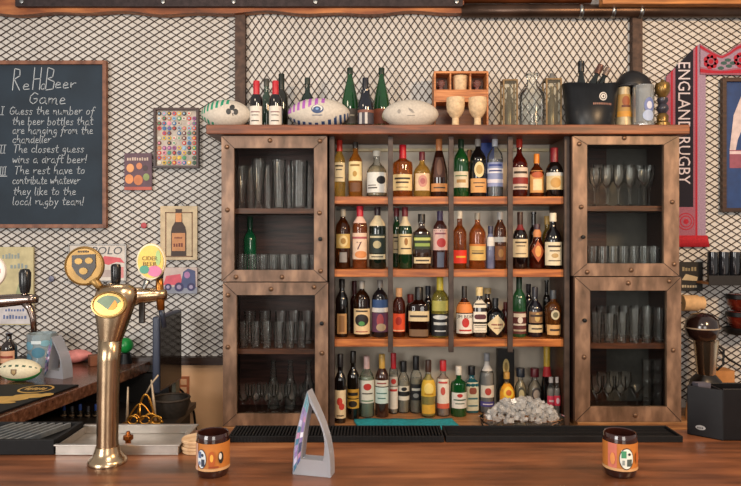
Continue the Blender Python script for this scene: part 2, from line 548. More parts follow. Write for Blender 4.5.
def cabinet(label, px0, px1, py0, py1, ox0, ox1, oy0, oy1, shelf_py, rivets, two_tone, knob):
    xa, xb = X(px0, CD), X(px1, CD)
    za, zb = Z(py1, CD), Z(py0, CD)
    c = thing('glass_cabinet', label, 'cabinet', ((xa + xb) / 2, CD, za))
    w, h = (xb - xa) / 2, zb - za
    lx = lambda px: X(px, CD) - (xa + xb) / 2
    lz = lambda py: Z(py, CD) - za
    IN = wood('#24130e', '#3a2018', rough=.5, scale=4)
    mb = MB()
    mb.box(-w, -w + .018, .026, CY1 - CD, 0, h, IN); mb.box(w - .018, w, .026, CY1 - CD, 0, h, IN)
    mb.box(-w + .018, w - .018, .026, CY1 - CD, 0, .018, IN); mb.box(-w + .018, w - .018, .026, CY1 - CD, h - .018, h, IN)
    mb.build('carcass', c)
    mb = MB()
    if two_tone:
        mb.box(-w + .018, lx(631), CY1 - CD - .012, CY1 - CD, .018, h - .018, wood('#2b1410', '#4a241a'))
        mb.box(lx(631), w - .018, CY1 - CD - .012, CY1 - CD, .018, h - .018, paint('#4c4844', .5))  # grey half puts a grey reflection into the back panel's colour
    else:
        mb.box(-w + .018, w - .018, CY1 - CD - .012, CY1 - CD, .018, h - .018, wood('#2a1512', '#56302a'))
    mb.build('back_panel', c)
    mb = MB(); zs = lz(shelf_py); mb.box(-w + .019, w - .019, .045, CY1 - CD - .013, zs - .026, zs, wood('#3a1f14', '#6a3c24')); mb.build('inner_shelf', c)
    # the door: mitred frame
    d = MB()
    F = frame_mat()
    O = [(-w, 0), (w, 0), (w, h), (-w, h)]
    I = [(lx(ox0), lz(oy1)), (lx(ox1), lz(oy1)), (lx(ox1), lz(oy0)), (lx(ox0), lz(oy0))]
    for i in range(4):
        j = (i + 1) % 4
        g = .0012
        d.prism([O[i], O[j], I[j], I[i]], -.002, .024, F)
    for a, b in ((0, 0), (1, 1), (2, 2), (3, 3)):   # dark mitre joints
        p, q = Vector(O[a]), Vector(I[b])
        n = (q - p).normalized(); n = Vector((-n.y, n.x)) * .0014
        d.prism([tuple(p + n), tuple(q + n), tuple(q - n), tuple(p - n)][::-1], -.0032, -.002, paint('#2a1a12', .7))
    for rx, ry in rivets:
        d.lathe([(.001, 0), (.0125, 0), (.011, .005), (.006, .009), (.001, .010)], RIV, 12, M=Matrix.Translation((lx(rx), -.002, lz(ry))) @ Matrix.Rotation(PI / 2, 4, 'X'))
    door = d.build('door', c)
    mb = MB(); mb.box(I[0][0] - .004, I[1][0] + .004, .008, .012, I[0][1] - .004, I[2][1] + .004, thin('#f6f8f7', .8, .0, .04, .12)); mb.build('pane', door)
    mb = MB(); mb.lathe([(.001, 0), (.007, 0), (.006, .012), (.011, .018), (.009, .026), (.001, .028)], BLACKM, 12, M=Matrix.Translation((lx(knob[0]), -.002, lz(knob[1]))) @ Matrix.Rotation(PI / 2, 4, 'X')); mb.build('knob', door)
    return za


cabinet('upper glass-door cabinet with tall tulip beer glass, on the chalkboard side', 221.5, 327, 136, 281.5, 234, 314, 148, 270,
        208, [(227, 147), (270, 140.5), (320, 141), (319.5, 213), (320.5, 271), (282, 277), (236, 277), (227.5, 210)], False, (320.5, 239))
cabinet('lower glass-door cabinet with small carafes, on the chalkboard side', 223, 328, 282.5, 426, 236.5, 315, 295, 414,
        350.5, [(228, 295), (271, 289), (314, 287), (322, 353), (228, 347)], False, (322, 323))
cabinet('upper glass-door cabinet with stemmed cocktail glasses, on the scarf side', 572.5, 679, 136, 276, 587, 664, 144.5, 263.5,
        205.5, [(579, 144), (624, 138), (581, 207), (587, 272), (631, 270), (674, 264), (672, 202)], True, (582, 237))
cabinet('lower glass-door cabinet with tall stacked cups, on the scarf side', 575, 681, 277, 421.5, 590, 667, 290.5, 407,
        345, [(628, 283), (669, 281), (673, 350), (635, 415), (584, 357)], True, (583.5, 320))
for nm, p0, p1, yb, yt in (('chalkboard', 223, 328, 431, 426), ('scarf', 577, 690, 428, 421.5)):
    mb = MB(); mb.box(X(p0, CD), X(p1, CD), CD - .015, CY1, ZB + .0005, Z(yt, CD) - .0015, wood('#6b482f', '#b98a5c', '#94683f', rough=.45, scale=5))
    tag(mb.build('plinth', None, .002), 'plank plinth under the cabinet stack on the %s side' % nm, 'plinth')
# ------------------------------------------------------------------ bottles
PROF = {
    'W': [(.90, 0), (1, .02), (1, .60), (.96, .655), (.78, .71), (.5, .765), ('n', .81), ('n', 1)],
    'B': [(.92, 0), (1, .015), (1, .58), (.95, .64), (.7, .70), (.45, .735), ('n', .77), ('n', 1)],
    'C': [(.92, 0), (1, .015), (1, .40), (.93, .50), (.74, .62), (.52, .74), ('n', .86), ('n', 1)],
    'S': [(.95, 0), (1, .015), (1, .62), (.93, .67), (.55, .71), ('n', .75), ('n', 1)],
    'O': [(.86, 0), (1, .04), (1, .50), (.95, .58), (.72, .66), (.45, .71), ('n', .76), ('n', 1)],
    'T': [(.92, 0), (1, .015), (1, .66), (.9, .73), (.6, .79), ('n', .84), ('n', 1)],
    'P': [(.80, 0), (.86, .03), (1, .60), (.96, .66), (.66, .72), ('n', .77), ('n', 1)],
    'K': [(.92, 0), (1, .02), (1, .42), (.96, .50), (.66, .60), (.52, .70), (.56, .80), ('n', .88), ('n', 1)],
}


def prad(prof, z):
    for (r0, z0), (r1, z1) in zip(prof, prof[1:]):
        if z <= z1:
            return r0 + (r1 - r0) * (z - z0) / max(1e-6, z1 - z0)
    return prof[-1][0]


def label_mb(prof, z0, z1, half, hexc, elems, sq, dr, off=.0009):
    """a paper label wrapped on the bottle's face, printed with ELEMS (u -1..1, v 0..1)"""
    mb = MB()
    H = z1 - z0

    def at(u, v, o):
        z = z0 + H * v
        r = prad(prof, z) + o
        c, d = cross(-PI / 2 + u * half, sq, dr)
        return (r * c, r * d, z)

    def patch(u0, u1, v0, v1, m, o, nu=0, nv=3):
        nu = nu or max(2, int(10 * max(1, half / 1.1) * (u1 - u0) / 2))
        vs = [at(u0 + (u1 - u0) * i / nu, v0 + (v1 - v0) * j / nv, o) for j in range(nv + 1) for i in range(nu + 1)]
        fs = [(j * (nu + 1) + i, j * (nu + 1) + i + 1, (j + 1) * (nu + 1) + i + 1, (j + 1) * (nu + 1) + i) for j in range(nv) for i in range(nu)]
        mb.add(vs, fs, m, True)
    def rings(out, e, o, nr=5):
        n = len(out)
        vs = [at(e[1], e[2], o)]
        for k in range(1, nr + 1): vs += [at(e[1] + e[3] * a * k / nr, e[2] + e[4] * b * k / nr, o) for a, b in out]
        fs = [(0, 1 + i, 1 + (i + 1) % n) for i in range(n)]
        for k in range(nr - 1): fs += [(1 + k * n + i, 1 + (k + 1) * n + i, 1 + (k + 1) * n + (i + 1) % n, 1 + k * n + (i + 1) % n) for i in range(n)]
        mb.add(vs, fs, paint(e[5], .55, 0, .05, 60), True)
    if hexc: patch(-1, 1, 0, 1, paint(hexc, .6, 0, .06, 60), off, int(12 * max(1, half / 1.1)), 4)
    R = prad(prof, (z0 + z1) / 2)
    k = 0
    for e in elems:
        k += 1
        o = off + .0006 + .0003 * k
        if e[0] == 'r':
            patch(e[1], e[2], e[3], e[4], paint(e[5], .55, 0, .05, 60), o)
        elif e[0] == 'o':
            rings([(math.cos(2 * PI * i / 20), math.sin(2 * PI * i / 20)) for i in range(20)], e, o)
        elif e[0] == 'd':
            c4 = ((1, 0), (0, 1), (-1, 0), (0, -1))
            rings([(c4[k4][0] * (1 - f / 5) + c4[(k4 + 1) % 4][0] * f / 5, c4[k4][1] * (1 - f / 5) + c4[(k4 + 1) % 4][1] * f / 5) for k4 in range(4) for f in range(5)], e, o)
        elif e[0] == 't':
            vs, fs, W = tmesh(e[1])
            hh = e[4]
            wu = min(hh * H / (R * half) * W, 1.8)       # width in u units
            mb.add([at(e[2] + (a / W - .5) * wu, e[3] + (b - .5) * hh, o) for a, b in vs], fs, paint(e[5], .55, 0, .05, 60))
    return mb


def glassmat(g):
    if g.startswith('clr'): return CLEAR
    if g.startswith('amb'): return solid_glass(g[3:])
    return dark_glass(g)


_cache = {}


def bottle(label, px, ptop, wpx, d, zb, kind, glass, cap=None, labels=(), group=None, liquid=None, rn=None, sq=2.0, dr=1.0, name='bottle', rz=None, seg=None, cat='bottle', neckband=None):
    R = wpx / 2 * S(d)
    H = Z(ptop, d) - zb
    n_ = (rn or min(.46, max(.30, .0135 / R)))
    pf = [((n_ if r == 'n' else r) * R, z * H) for r, z in PROF[kind]]
    t = thing(name, label, cat, (X(px, d), d, zb), random.uniform(-.12, .12) if rz is None else rz, group)
    capz = H
    if cap:
        capz = (Z(cap[1], d) - zb)
    q = [p for p in pf if p[1] < capz - .004] + [(prad(pf, capz), capz)]
    top = [(n_ * R * 1.12, capz), (n_ * R * 1.12, capz)] if not cap else []
    g = glassmat(glass)
    mb = MB()
    prof = [(.001, .004 if R > .02 else 0), (q[0][0] * .8, 0)] + q
    if not cap:
        prof[-1] = (n_ * R, capz - .012)
        prof += [(n_ * R * 1.2, capz - .011), (n_ * R * 1.2, capz)]
    prof.append((.001, capz))
    mb.lathe(prof, g, 20, sq=sq, dr=dr)
    mb.build('glass_body', t)
    if liquid:
        lz = Z(liquid[1], d) - zb
        lp = [(.001, .006)] + [(max(.001, r - .0025), max(z, .006)) for r, z in pf if z < lz - .003] + [(prad(pf, lz) - .0025, lz), (.001, lz)]
        mb = MB(); mb.lathe(lp, solid_glass(liquid[0], .1, .55, 1.2), 20, sq=sq, dr=dr); mb.build('liquid', t)
    if cap:
        cr = n_ * R * (cap[2] if len(cap) > 2 else 1.14)
        base = min(capz, H) - .003
        hh = H
        mb = MB(); mb.lathe([(.001, base), (cr, base), (cr, hh - .003), (cr * .92, hh), (.001, hh)], paint(cap[0], .38, 0, .1, 60), 16)
        mb.build('cap', t)
    for i, l in enumerate(labels):
        y0, y1, hexc, half, el = (list(l) + [1.15, ()])[:5] if len(l) < 5 else l
        z1, z0 = Z(y0, d) - zb, Z(y1, d) - zb
        z0 = max(z0, .008)
        label_mb(pf, z0, z1, half, hexc, el, sq, dr).build('paper_label', t)
    return t


D1, D2 = 3.40, 3.52
CR, INK, RED = '#d9c8a4', '#3a2d24', '#b02a25'
lines = lambda c=INK: [('r', -.6, .6, .78, .86, c), ('r', -.45, .45, .6, .65, c), ('r', -.55, .55, .18, .22, c)]
G1, G2, G3, G4 = 'spirits on the top rack shelf', 'spirits on the second rack shelf', 'spirits on the third rack shelf', 'bottles standing on the service counter'
z1, z2, z3 = SHZ
H_ = 1.15


def B(z, g, label, px, top, w, kind, glass, cap=None, labels=(), d=D1, **k):
    bottle(label, px, top, w, d, z + .0005, kind, glass, cap, labels, g, **k)


# ---- top shelf
B(z1, G1, 'slim pale-gold whisky bottle with tomato-red cap and cream label', 339.5, 140, 11.8, 'W', 'amb#d7b45c', ('#c8382c', 151), [(163, 182, '#e4d5ae', H_, lines())])
B(z1, G1, 'gold whisky bottle with dark stopper and two-part cream label', 355.5, 142, 14, 'W', 'amb#b9782e', ('#2b2622', 148), [(162, 181, '#e6d29b', H_, [('r', -.6, .6, .75, .85, '#8a6a30'), ('o', 0, .35, .25, .15, '#b28b3d')]), (183, 192, '#6b4426', .8, ())])
B(z1, G1, 'broad clear bottle with white label and black oval emblem', 376.7, 151, 20, 'O', 'clr', ('#bdbab0', 156, 1.3), [(173, 193, '#dcdcd6', 1.25, [('o', .35, .62, .4, .2, '#1b1b1d'), ('r', -.8, 0, .2, .26, INK), ('r', -.8, -.1, .34, .38, INK)])], liquid=('#b9a98a', 166))
B(z1, G1, 'bourbon bottle sealed with dripping bright red wax', 402.7, 145, 20, 'S', 'amb#b8662a', ('#c81f2e', 158, 1.2), [(175, 191, '#e9cf98', 1.2, [('r', -.7, .7, .68, .8, INK), ('r', -.55, .55, .45, .55, INK), ('r', -.5, .5, .18, .22, INK)])])
B(z1, G1, 'pale-gold whisky bottle with maroon cap and round pinkish label', 422, 152, 17, 'O', 'amb#d8ad55', ('#5e1524', 160), [(174, 191, '#ddbf99', .95, [('o', 0, .55, .55, .35, '#c48a7c'), ('o', 0, .55, .3, .18, '#a85f5c')])])
B(z1, G1, 'dark brown bottle with tan capsule and copper label, on top shelf', 439, 139, 17, 'C', '#2a130c', ('#b9784a', 151, 1.25), [(184, 192, '#c88a52', 1.2, [('r', -.6, .6, .4, .55, INK)]), (158, 178, '#4a2a1e', .7, [('o', 0, .5, .5, .4, '#6e4a38')])])
B(z1, G1, 'bright green whisky bottle with white label on top shelf', 461, 138, 15, 'W', '#12451f', ('#1c3a24', 148), [(172, 188, '#e0d3b6', 1.2, [('r', -.7, .7, .7, .76, '#3e6b3a'), ('r', -.5, .5, .3, .5, '#b58b52')])], neckband=None)
B(z1, G1, 'near-black bottle with oval cream badge above a tan label', 478, 137, 16.5, 'W', '#0e0c0d', ('#8f8b86', 146), [(162.5, 178, None, .75, [('o', 0, .5, .8, .5, '#e2cf9c'), ('o', 0, .5, .5, .3, '#b99a5c')]), (179, 193, '#d9a263', 1.2, [('r', -.6, .6, .65, .72, INK), ('r', -.4, .4, .4, .46, INK)])])
B(z1, G1, 'clear bottle with blue and white label on top shelf', 495, 138, 16, 'T', 'clr', ('#b8bcc4', 146), [(163, 187, '#8d97bd', 1.2, [('r', -1, 1, .55, .75, '#e5e3ea'), ('r', -1, 1, .15, .3, '#dad7e0'), ('r', -.7, .7, .62, .68, '#3a3f78'), ('r', -.7, .7, .84, .92, '#3a4a8c')])], liquid=('#8d8f96', 160))
B(z1, G1, 'red-capped bottle of deep red amber with banded white label', 519.3, 139, 16.6, 'O', 'amb#6e1c12', ('#c53a2a', 147, 1.2), [(168, 190, '#d9c6b4', 1.2, [('r', -1, 1, .25, .55, '#8e2a26'), ('r', -.7, .7, .72, .82, INK), ('r', -.7, .7, .08, .14, INK)])])
B(z1, G1, 'small orange-capped amber bottle with tan arched label', 536.6, 154, 15, 'O', 'amb#7c3413', ('#e08424', 163, 1.1), [(171, 193, '#d59a58', 1.15, [('o', 0, .8, .7, .14, '#b2542a'), ('r', -.5, .5, .1, .6, '#e5cf9f')])])
B(z1, G1, 'squat black bottle with dark red bulb cap and cream label', 554.3, 148, 17, 'O', '#120d0c', ('#7d1d26', 162, 1.5), [(173, 190, '#d8c08f', 1.2, [('r', -1, 1, .8, 1, '#cfcfc8'), ('o', 0, .4, .5, .3, '#c39650')])], d=3.355)
B(z1, G1, 'round orange-labelled bottle tucked behind the green whisky', 469.5, 150, 9, 'W', 'amb#a8642a', ('#3a2016', 154), [(150, 162, None, 1.2, [('o', 0, .5, .9, .5, '#c48a55')])], d=D2 + .02)
mb = MB(); zz = z1 + .001; mb.box(X(481, 3.54), X(494, 3.54), 3.53, 3.575, zz, Z(139, 3.54), paint('#21449a', .4)); tag(mb.build('gift_box', None, .002), 'deep blue gift box standing behind the top shelf bottles', 'box')

# ---- second shelf
B(z2, G2, 'brown whisky bottle with round gold label and clear neck', 343, 209, 15, 'T', 'amb#5e3216', ('#a7a294', 216), [(234, 248, '#c9a860', 1.1, [('o', 0, .5, .55, .4, '#e0c88e'), ('o', 0, .5, .3, .22, '#a27a35')]), (252, 262, '#8f8a86', .5, ())])
B(z2, G2, 'spiced rum bottle with red cap and peach label marked 7', 360, 206, 15, 'T', 'amb#a85e34', ('#c02638', 216, 1.3), [(216, 223, '#e6bfae', 1.3, ()), (233, 259, '#e6c8ae', 1.2, [('r', -1, 1, .78, .86, '#a8545a'), ('t', '7', 0, .52, .3, '#51202a'), ('o', .2, .18, .7, .14, '#d98d53')])])
B(z2, G2, 'dark green bottle with cream neck and banded dark label', 377.5, 207, 17, 'T', '#101c14', ('#2a1d22', 215, 1.2), [(215, 226, '#dcc9a2', 1.3, ()), (234, 253, '#23302a', 1.2, [('r', -.8, .8, .8, .9, '#c9bf9a'), ('o', 0, .45, .4, .2, '#b8ab82')]), (254, 259, '#d2c8a8', 1.2, [('r', -.6, .6, .4, .6, INK)])])
B(z2, G2, 'green bottle half hidden behind the second rack post', 396.6, 208, 10, 'W', '#1a3a22', ('#6e2027', 216), [(234, 253, '#d8c39a', 1.2, lines())], d=D2)
B(z2, G2, 'green bottle with maroon cap and cream arched label', 404.9, 207, 14.5, 'W', '#16331c', ('#6e1c26', 216, 1.2), [(216, 226, '#d9c9a6', 1.3, ()), (234, 254, '#e2cb98', 1.2, [('o', 0, .62, .2, .18, '#9a6a34'), ('r', -.6, .6, .25, .31, INK), ('r', -.7, .7, .86, .9, INK)])])
B(z2, G2, 'square dark bottle with green-lettered black label', 421.6, 214, 17.6, 'S', '#2a1a12', ('#25221f', 222), [(235, 249, '#26331f', 1.1, [('r', -.8, .8, .62, .82, '#b9c06a'), ('r', -.6, .6, .2, .42, '#8aa04c')]), (257, 263, '#d8c49a', 1.0, [('r', -.5, .5, .35, .6, INK)])], sq=4.5, rn=.36)
B(z2, G2, 'purple-capped bottle with pinkish white label and red mark', 440, 211, 15, 'T', '#3a1f1c', ('#33264a', 220), [(229, 250, '#e0b7ab', 1.25, [('o', .1, .35, .5, .22, '#c23a38'), ('r', -.6, .6, .75, .82, '#8a4a55')]), (252, 267, '#5d6272', .45, ())])
B(z2, G2, 'orange scotch bottle with white cap and bright red label', 459.6, 211, 14, 'B', 'amb#a3561c', ('#d9d2c3', 218, 1.1), [(250, 263, '#e0341f', 1.2, [('r', -.6, .6, .42, .56, '#e5b23a')])])
B(z2, G2, 'clear-necked whisky bottle with sloped tan label', 477.4, 213, 17, 'W', 'amb#b4622a', ('#8a8478', 219, 1.1), [(244, 260, '#d8b468', 1.15, [('r', -1, 1, .88, 1, '#c8762e'), ('r', -.6, .6, .4, .48, INK), ('r', -.6, .6, .56, .6, INK)])])
B(z2, G2, 'slim grey-blue bottle squeezed between two amber bottles', 490.5, 226, 8.5, 'T', '#6d7391', ('#2f3350', 233, 1.3), [(237, 246, '#d9d5cf', 1.1, ())])
B(z2, G2, 'amber bottle with silver belt, beside the fourth rack post', 500, 212, 12.5, 'T', 'amb#6e3a18', ('#9c9a98', 219, 1.2), [(237, 242, '#b8b4ae', 1.3, ()), (246, 260, '#7a4a26', 1.0, [('o', 0, .5, .4, .3, '#a8743a')])])
B(z2, G2, 'dark wine-like bottle with wide cream label, fourth column second shelf', 520, 212, 15.5, 'O', '#150c0c', ('#3b2018', 224, 1.1), [(223, 230, '#7e1f22', 1.2, ()), (239, 257, '#e0cba2', 1.25, lines())])
B(z2, G2, 'short gold-dotted amber flask bottle with dark cap', 537, 224, 15, 'K', 'amb#6a2413', ('#47303a', 229, 1.2), [(229, 237, '#d08a58', 1.2, ()), (240, 262, None, 1.1, [('d', 0, .5, .8, .5, '#a8522a'), ('o', 0, .5, .35, .25, '#d89a4e')])])
B(z2, G2, 'stout black bottle with white cap and large cream label', 553, 213, 17, 'O', '#0d0c0e', ('#ded4bd', 221, 1.35), [(242, 265, '#e3d6b6', 1.3, lines() + [('o', 0, .42, .3, .1, '#b99a66')])], d=3.355)
B(z2, G2, 'dark thin-necked bottle at the back of the second shelf', 533.5, 212, 10, 'B', '#120c0a', None, (), d=D2 + .02)
B(z2, G2, 'yellow liqueur bottle at the back of the second shelf', 547, 216, 10, 'B', 'amb#b99a3c', ('#c9a45a', 224), (), d=D2 + .02)
# ---- third shelf
B(z3, G3, 'tall black bottle with narrow tan label on the third shelf', 342, 279, 13, 'W', '#0c0a0a', ('#14110f', 287), [(313, 333, '#b58a58', .8, [('r', -.5, .5, .1, .9, '#8a6238')])])
B(z3, G3, 'dark red-necked bottle behind the black ellipse label', 354.5, 281, 9, 'B', '#2a0f10', ('#4d1a1e', 294), (), d=D2)
B(z3, G3, 'brown bottle with cream label bearing a black ellipse', 362, 281, 16.5, 'T', 'amb#3e2210', ('#9b958c', 288, 1.1), [(308, 333, '#e2c596', 1.25, [('o', 0, .55, .7, .24, '#241c1c'), ('o', 0, .42, .3, .09, '#4e8a4a'), ('r', -.6, .6, .88, .94, INK), ('r', -.6, .6, .08, .12, '#a8574a')])])
B(z3, G3, 'dark bottle with purple and red figure under a white band', 380, 280, 16.5, 'T', '#171417', ('#77706a', 287), [(299, 307, '#33507e', 1.1, ()), (307, 311.5, '#d8d2cc', 1.2, ()), (312, 331, '#5a3350', 1.2, [('o', 0, .6, .35, .35, '#a8464a'), ('o', .1, .25, .5, .2, '#b59a78')])])
B(z3, G3, 'tan-capped amber bottle with bright orange-red label', 399, 288, 12.5, 'T', 'amb#6e2a12', ('#d5a272', 296, 1.25), [(313, 331, '#e2502a', 1.25, [('o', 0, .6, .4, .22, '#a82a1e'), ('r', -.8, .8, .04, .1, '#f0c8a0')])])
B(z3, G3, 'squat square dark bourbon bottle with arched cream label', 419, 287, 21, 'S', 'amb#3a1a0d', ('#1d1a19', 299, 1.2), [(310, 320, '#d8c298', 1.15, [('r', -.6, .6, .4, .6, INK)]), (328, 336, '#73573c', .9, ())], sq=4, rn=.34)
B(z3, G3, 'yellow-necked bottle with black label and white arch', 440, 277, 18, 'W', 'amb#a8a04a', ('#cdb83a', 290, 1.25), [(300, 310, '#b5ad58', 1.0, ()), (313, 336, '#1d1d20', 1.25, [('o', 0, .85, .7, .1, '#d8d8d2'), ('r', -.6, .6, .5, .62, '#c9c9c4'), ('r', -.5, .5, .2, .26, '#c9c9c4')])])
B(z3, G3, 'white-labelled bourbon bottle with red seal and orange sash', 464.3, 286, 17, 'O', 'amb#6b3015', ('#2a2522', 297, 1.05), [(302, 312, '#e58a45', 1.3, ()), (313, 332.5, '#ece4d6', 1.25, [('o', 0, .55, .34, .24, '#c2302a'), ('t', 'JIM BEAM', 0, .86, .16, '#2a2422'), ('r', -.6, .6, .12, .2, '#b8352c')])], dr=.9)
B(z3, G3, 'square gold-topped bottle with three stacked white labels', 479.3, 287, 13.5, 'S', '#1d1512', ('#dfc78f', 295, 1.5), [(300, 307, '#e4dcc8', 1.1, [('r', -.6, .6, .4, .6, INK)]), (311, 321, '#ebe4d4', 1.1, [('o', 0, .5, .6, .25, '#5a2a30')]), (323, 331.5, '#e4dcc8', 1.1, lines())], sq=5, rn=.36)
B(z3, G3, 'gold-capped bottle behind the diamond label', 487.5, 288, 10, 'W', '#2a1c14', ('#d8b87c', 293, 1.6), (), d=D2 + .01)
B(z3, G3, 'black bottle with tilted cream diamond label', 495.3, 298, 18, 'O', '#0d0d10', ('#17171a', 306), [(314, 333.5, None, 1.25, [('d', 0, .5, .95, .5, '#e2cda0'), ('r', -.5, .5, .47, .55, '#8a4a3a'), ('r', -.3, .3, .32, .36, '#8a4a3a')])])
B(z3, G3, 'dark red liqueur bottle against the fourth rack post', 505.5, 302, 8.5, 'T', '#4c1313', ('#6e2420', 309), (), d=D2)
B(z3, G3, 'green-glass bottle with striped dark red and white label', 519, 277, 14, 'W', '#1d4a2a', ('#173524', 288), [(311, 333, '#5a2a28', 1.2, [('r', -.8, .8, .75, .92, '#d8c8b4'), ('o', 0, .62, .3, .14, '#e0d6c8'), ('r', -.8, .8, .38, .46, '#cfc3b2'), ('r', -.8, .8, .12, .2, '#b8a890')])])
B(z3, G3, 'round black bottle with gold crest and cream band', 534.9, 287, 15.4, 'O', '#15121c', ('#2a2a34', 296), [(311, 322, '#8a6844', 1.1, [('o', 0, .5, .3, .4, '#c9a868'), ('r', -.8, .8, .55, .75, '#3a2a22')]), (324, 331.5, '#d9c59c', 1.2, [('r', -.6, .6, .4, .6, INK)])])
B(z3, G3, 'broad-shouldered whisky bottle with gold crest, end of third shelf', 553, 290, 16, 'P', 'amb#8a5326', ('#3a4048', 298, 1.2), [(308, 320, None, 1.1, [('o', 0, .5, .5, .4, '#c9bfa0'), ('o', 0, .5, .3, .24, '#6e6a50')]), (324, 334, '#d8a86c', 1.2, [('r', -.6, .6, .4, .6, INK)])], d=3.355)
B(z3, G3, 'red-topped bottle at the back behind the square bourbon', 410.5, 294, 10, 'W', '#2c1210', ('#7a1e1e', 302, 1.4), (), d=D2 + .02)
B(z3, G3, 'dark bottle at the back beside the yellow-necked bottle', 428, 286, 9, 'W', '#14121a', ('#1c2030', 294, 1.3), (), d=D2 + .02)
B(z3, G3, 'dark bottle at the back behind the round crest bottle', 528.5, 284, 9, 'W', '#17131a', ('#2c2024', 292, 1.2), (), d=D2 + .02)
B(z3, G3, 'thin dark bottle at the far end behind the broad shoulder', 546.5, 280, 8, 'B', '#100d0c', None, (), d=D2 + .02)

# ---- on the service counter
ZS = ZB + .0005


def C(label, px, top, base, w, kind, glass, cap=None, labels=(), **k):
    d = (EYE - ZS) * FPX / (base - HY)
    bottle(label, px, top, w, d, ZS, kind, glass, cap, labels, G4, **k)


C('tall black wine bottle with cream label and red creature', 340.3, 354, 422, 11.5, 'B', '#0d0a0b', ('#151012', 366), [(389, 417, '#e2cba4', 1.2, [('o', -.1, .6, .4, .14, '#c23a2c'), ('o', .2, .42, .4, .12, '#c23a2c'), ('r', -.5, .5, .08, .12, INK)])])
C('black bottle with yellow-banded label beside the wine bottle', 353.2, 351, 418, 12.5, 'B', '#15110d', ('#1c1712', 362), [(388, 397, '#b98a2c', 1.2, [('r', -.7, .7, .3, .65, '#1c1610')]), (398, 407, '#c79a38', 1.2, [('o', 0, .5, .6, .35, '#241c12')])])
C('pink-capped gin bottle with red crest on white label', 366.7, 356, 416, 15, 'W', 'clr', ('#d8b2ac', 368, 1.2), [(379, 401.5, '#d9d8ce', 1.2, [('o', 0, .72, .45, .15, '#b8322c'), ('r', -.6, .6, .4, .45, INK), ('r', -.7, .7, .08, .13, '#4a7a58')])], liquid=('#a8b8a4', 376))
C('gold-capped brown-shouldered bottle with pale label', 382, 354, 416, 13.6, 'W', '#3c241c', ('#c9a04c', 368, 1.2), [(379, 385, '#d9d4c8', 1.2, [('r', -.6, .6, .4, .6, '#8a2a2a')]), (386, 402, '#c9dcd8', 1.2, [('r', -.7, .7, .6, .66, '#2f6a66'), ('r', -.5, .5, .3, .36, '#2f6a66')])])
C('slim clear bottle with red capsule and white label', 393.5, 353, 413, 9, 'T', 'clr', ('#c4202c', 368, 1.3), [(376, 385, '#c8c0b8', 1.1, [('o', 0, .5, .5, .3, '#b8322c')]), (386, 408, '#e2ddd4', 1.2, [('r', -.7, .7, .8, .9, '#c23a36')])], liquid=('#c8c4bc', 374))
C('clear black-capped bottle with black and white label', 403.5, 361, 412, 11.6, 'W', 'clr', ('#1a1a1c', 371, 1.3), [(385, 399, '#ddd8cc', 1.2, [('r', -1, 1, .3, .62, '#1d1d20'), ('o', 0, .8, .4, .14, '#1d1d20')])], liquid=('#c2bcae', 380))
C('clear black-capped bottle with square charcoal label', 416, 356, 412, 12, 'W', 'clr', ('#1a1a1c', 369, 1.3), [(383, 399, '#25262a', 1.15, [('r', -.6, .6, .6, .75, '#d8d4c8'), ('o', 0, .3, .4, .14, '#9a9a96')])], liquid=('#bdb6a6', 378))
C('pale yellow liqueur bottle with yellow label and brown cap', 428.3, 360, 416, 15, 'O', 'clr', ('#4a2e22', 371, 1.2), [(379, 395, '#e0b53a', 1.2, [('o', 0, .5, .55, .34, '#f0d478'), ('r', -.5, .5, .1, .2, '#b98722')]), (403, 412, '#dba83a', 1.0, ())], liquid=('#d8c46e', 374))
C('clear bottle with red cap and rosy white label', 443, 360, 415, 13, 'S', 'clr', ('#c92b32', 370, 1.3), [(378, 407, '#eadfd2', 1.15, [('r', -1, 1, 0, .17, '#d8634a'), ('o', 0, .6, .3, .14, '#c9574c'), ('r', -.6, .6, .86, .92, '#c8423e')])], liquid=('#d2b8ac', 374))
C('bright green gin bottle with white cap and label', 458.6, 366, 415, 16, 'S', '#0f4a22', ('#e2dcd0', 374, 1.2), [(391, 406.5, '#e3e2dc', 1.15, [('o', 0, .82, .3, .12, '#b8322c'), ('r', -.7, .7, .5, .58, '#3a5a48'), ('r', -.5, .5, .28, .34, '#3a5a48')])])
C('teal-blue gin bottle with black cap and pale label', 471.6, 366, 411.5, 13, 'S', '#1f5a66', ('#17181c', 374, 1.4), [(381, 409, '#cfd0b8', 1.0, [('o', 0, .7, .3, .12, '#8a4a3a'), ('r', -.5, .5, .4, .46, '#3a6a74'), ('r', -.5, .5, .15, .2, '#3a6a74')])], sq=4)
C('clear vodka bottle with red-marked label and purple foot band', 486.8, 353, 412, 14.5, 'W', 'clr', ('#9ea0a6', 360, 1.15), [(361, 370, '#e0ddd8', 1.2, ()), (384, 396, '#e0d9cc', 1.1, [('o', 0, .5, .4, .3, '#b8453c')]), (400, 405, '#4b468e', 1.2, [('r', -.6, .6, .4, .6, '#d8d4e4')])], liquid=('#b8b6b8', 372))
C('yellow-orange labelled bottle before the black carton', 506.6, 372, 414, 15.5, 'O', 'clr', ('#c89a4a', 378, 1.2), [(383, 399, '#e8a01e', 1.25, [('o', 0, .5, .55, .36, '#f4cf4a'), ('o', 0, .5, .3, .18, '#c8641e')])], liquid=('#d2a24e', 382))
C('clear round-label bottle with navy cap, behind the ice', 520.5, 368, 413, 11.6, 'O', 'clr', ('#17202e', 376, 1.7), [(386, 400, None, 1.1, [('o', 0, .5, .6, .5, '#3a3c36'), ('o', 0, .5, .42, .34, '#b5ac84')])], liquid=('#b2a98e', 380))
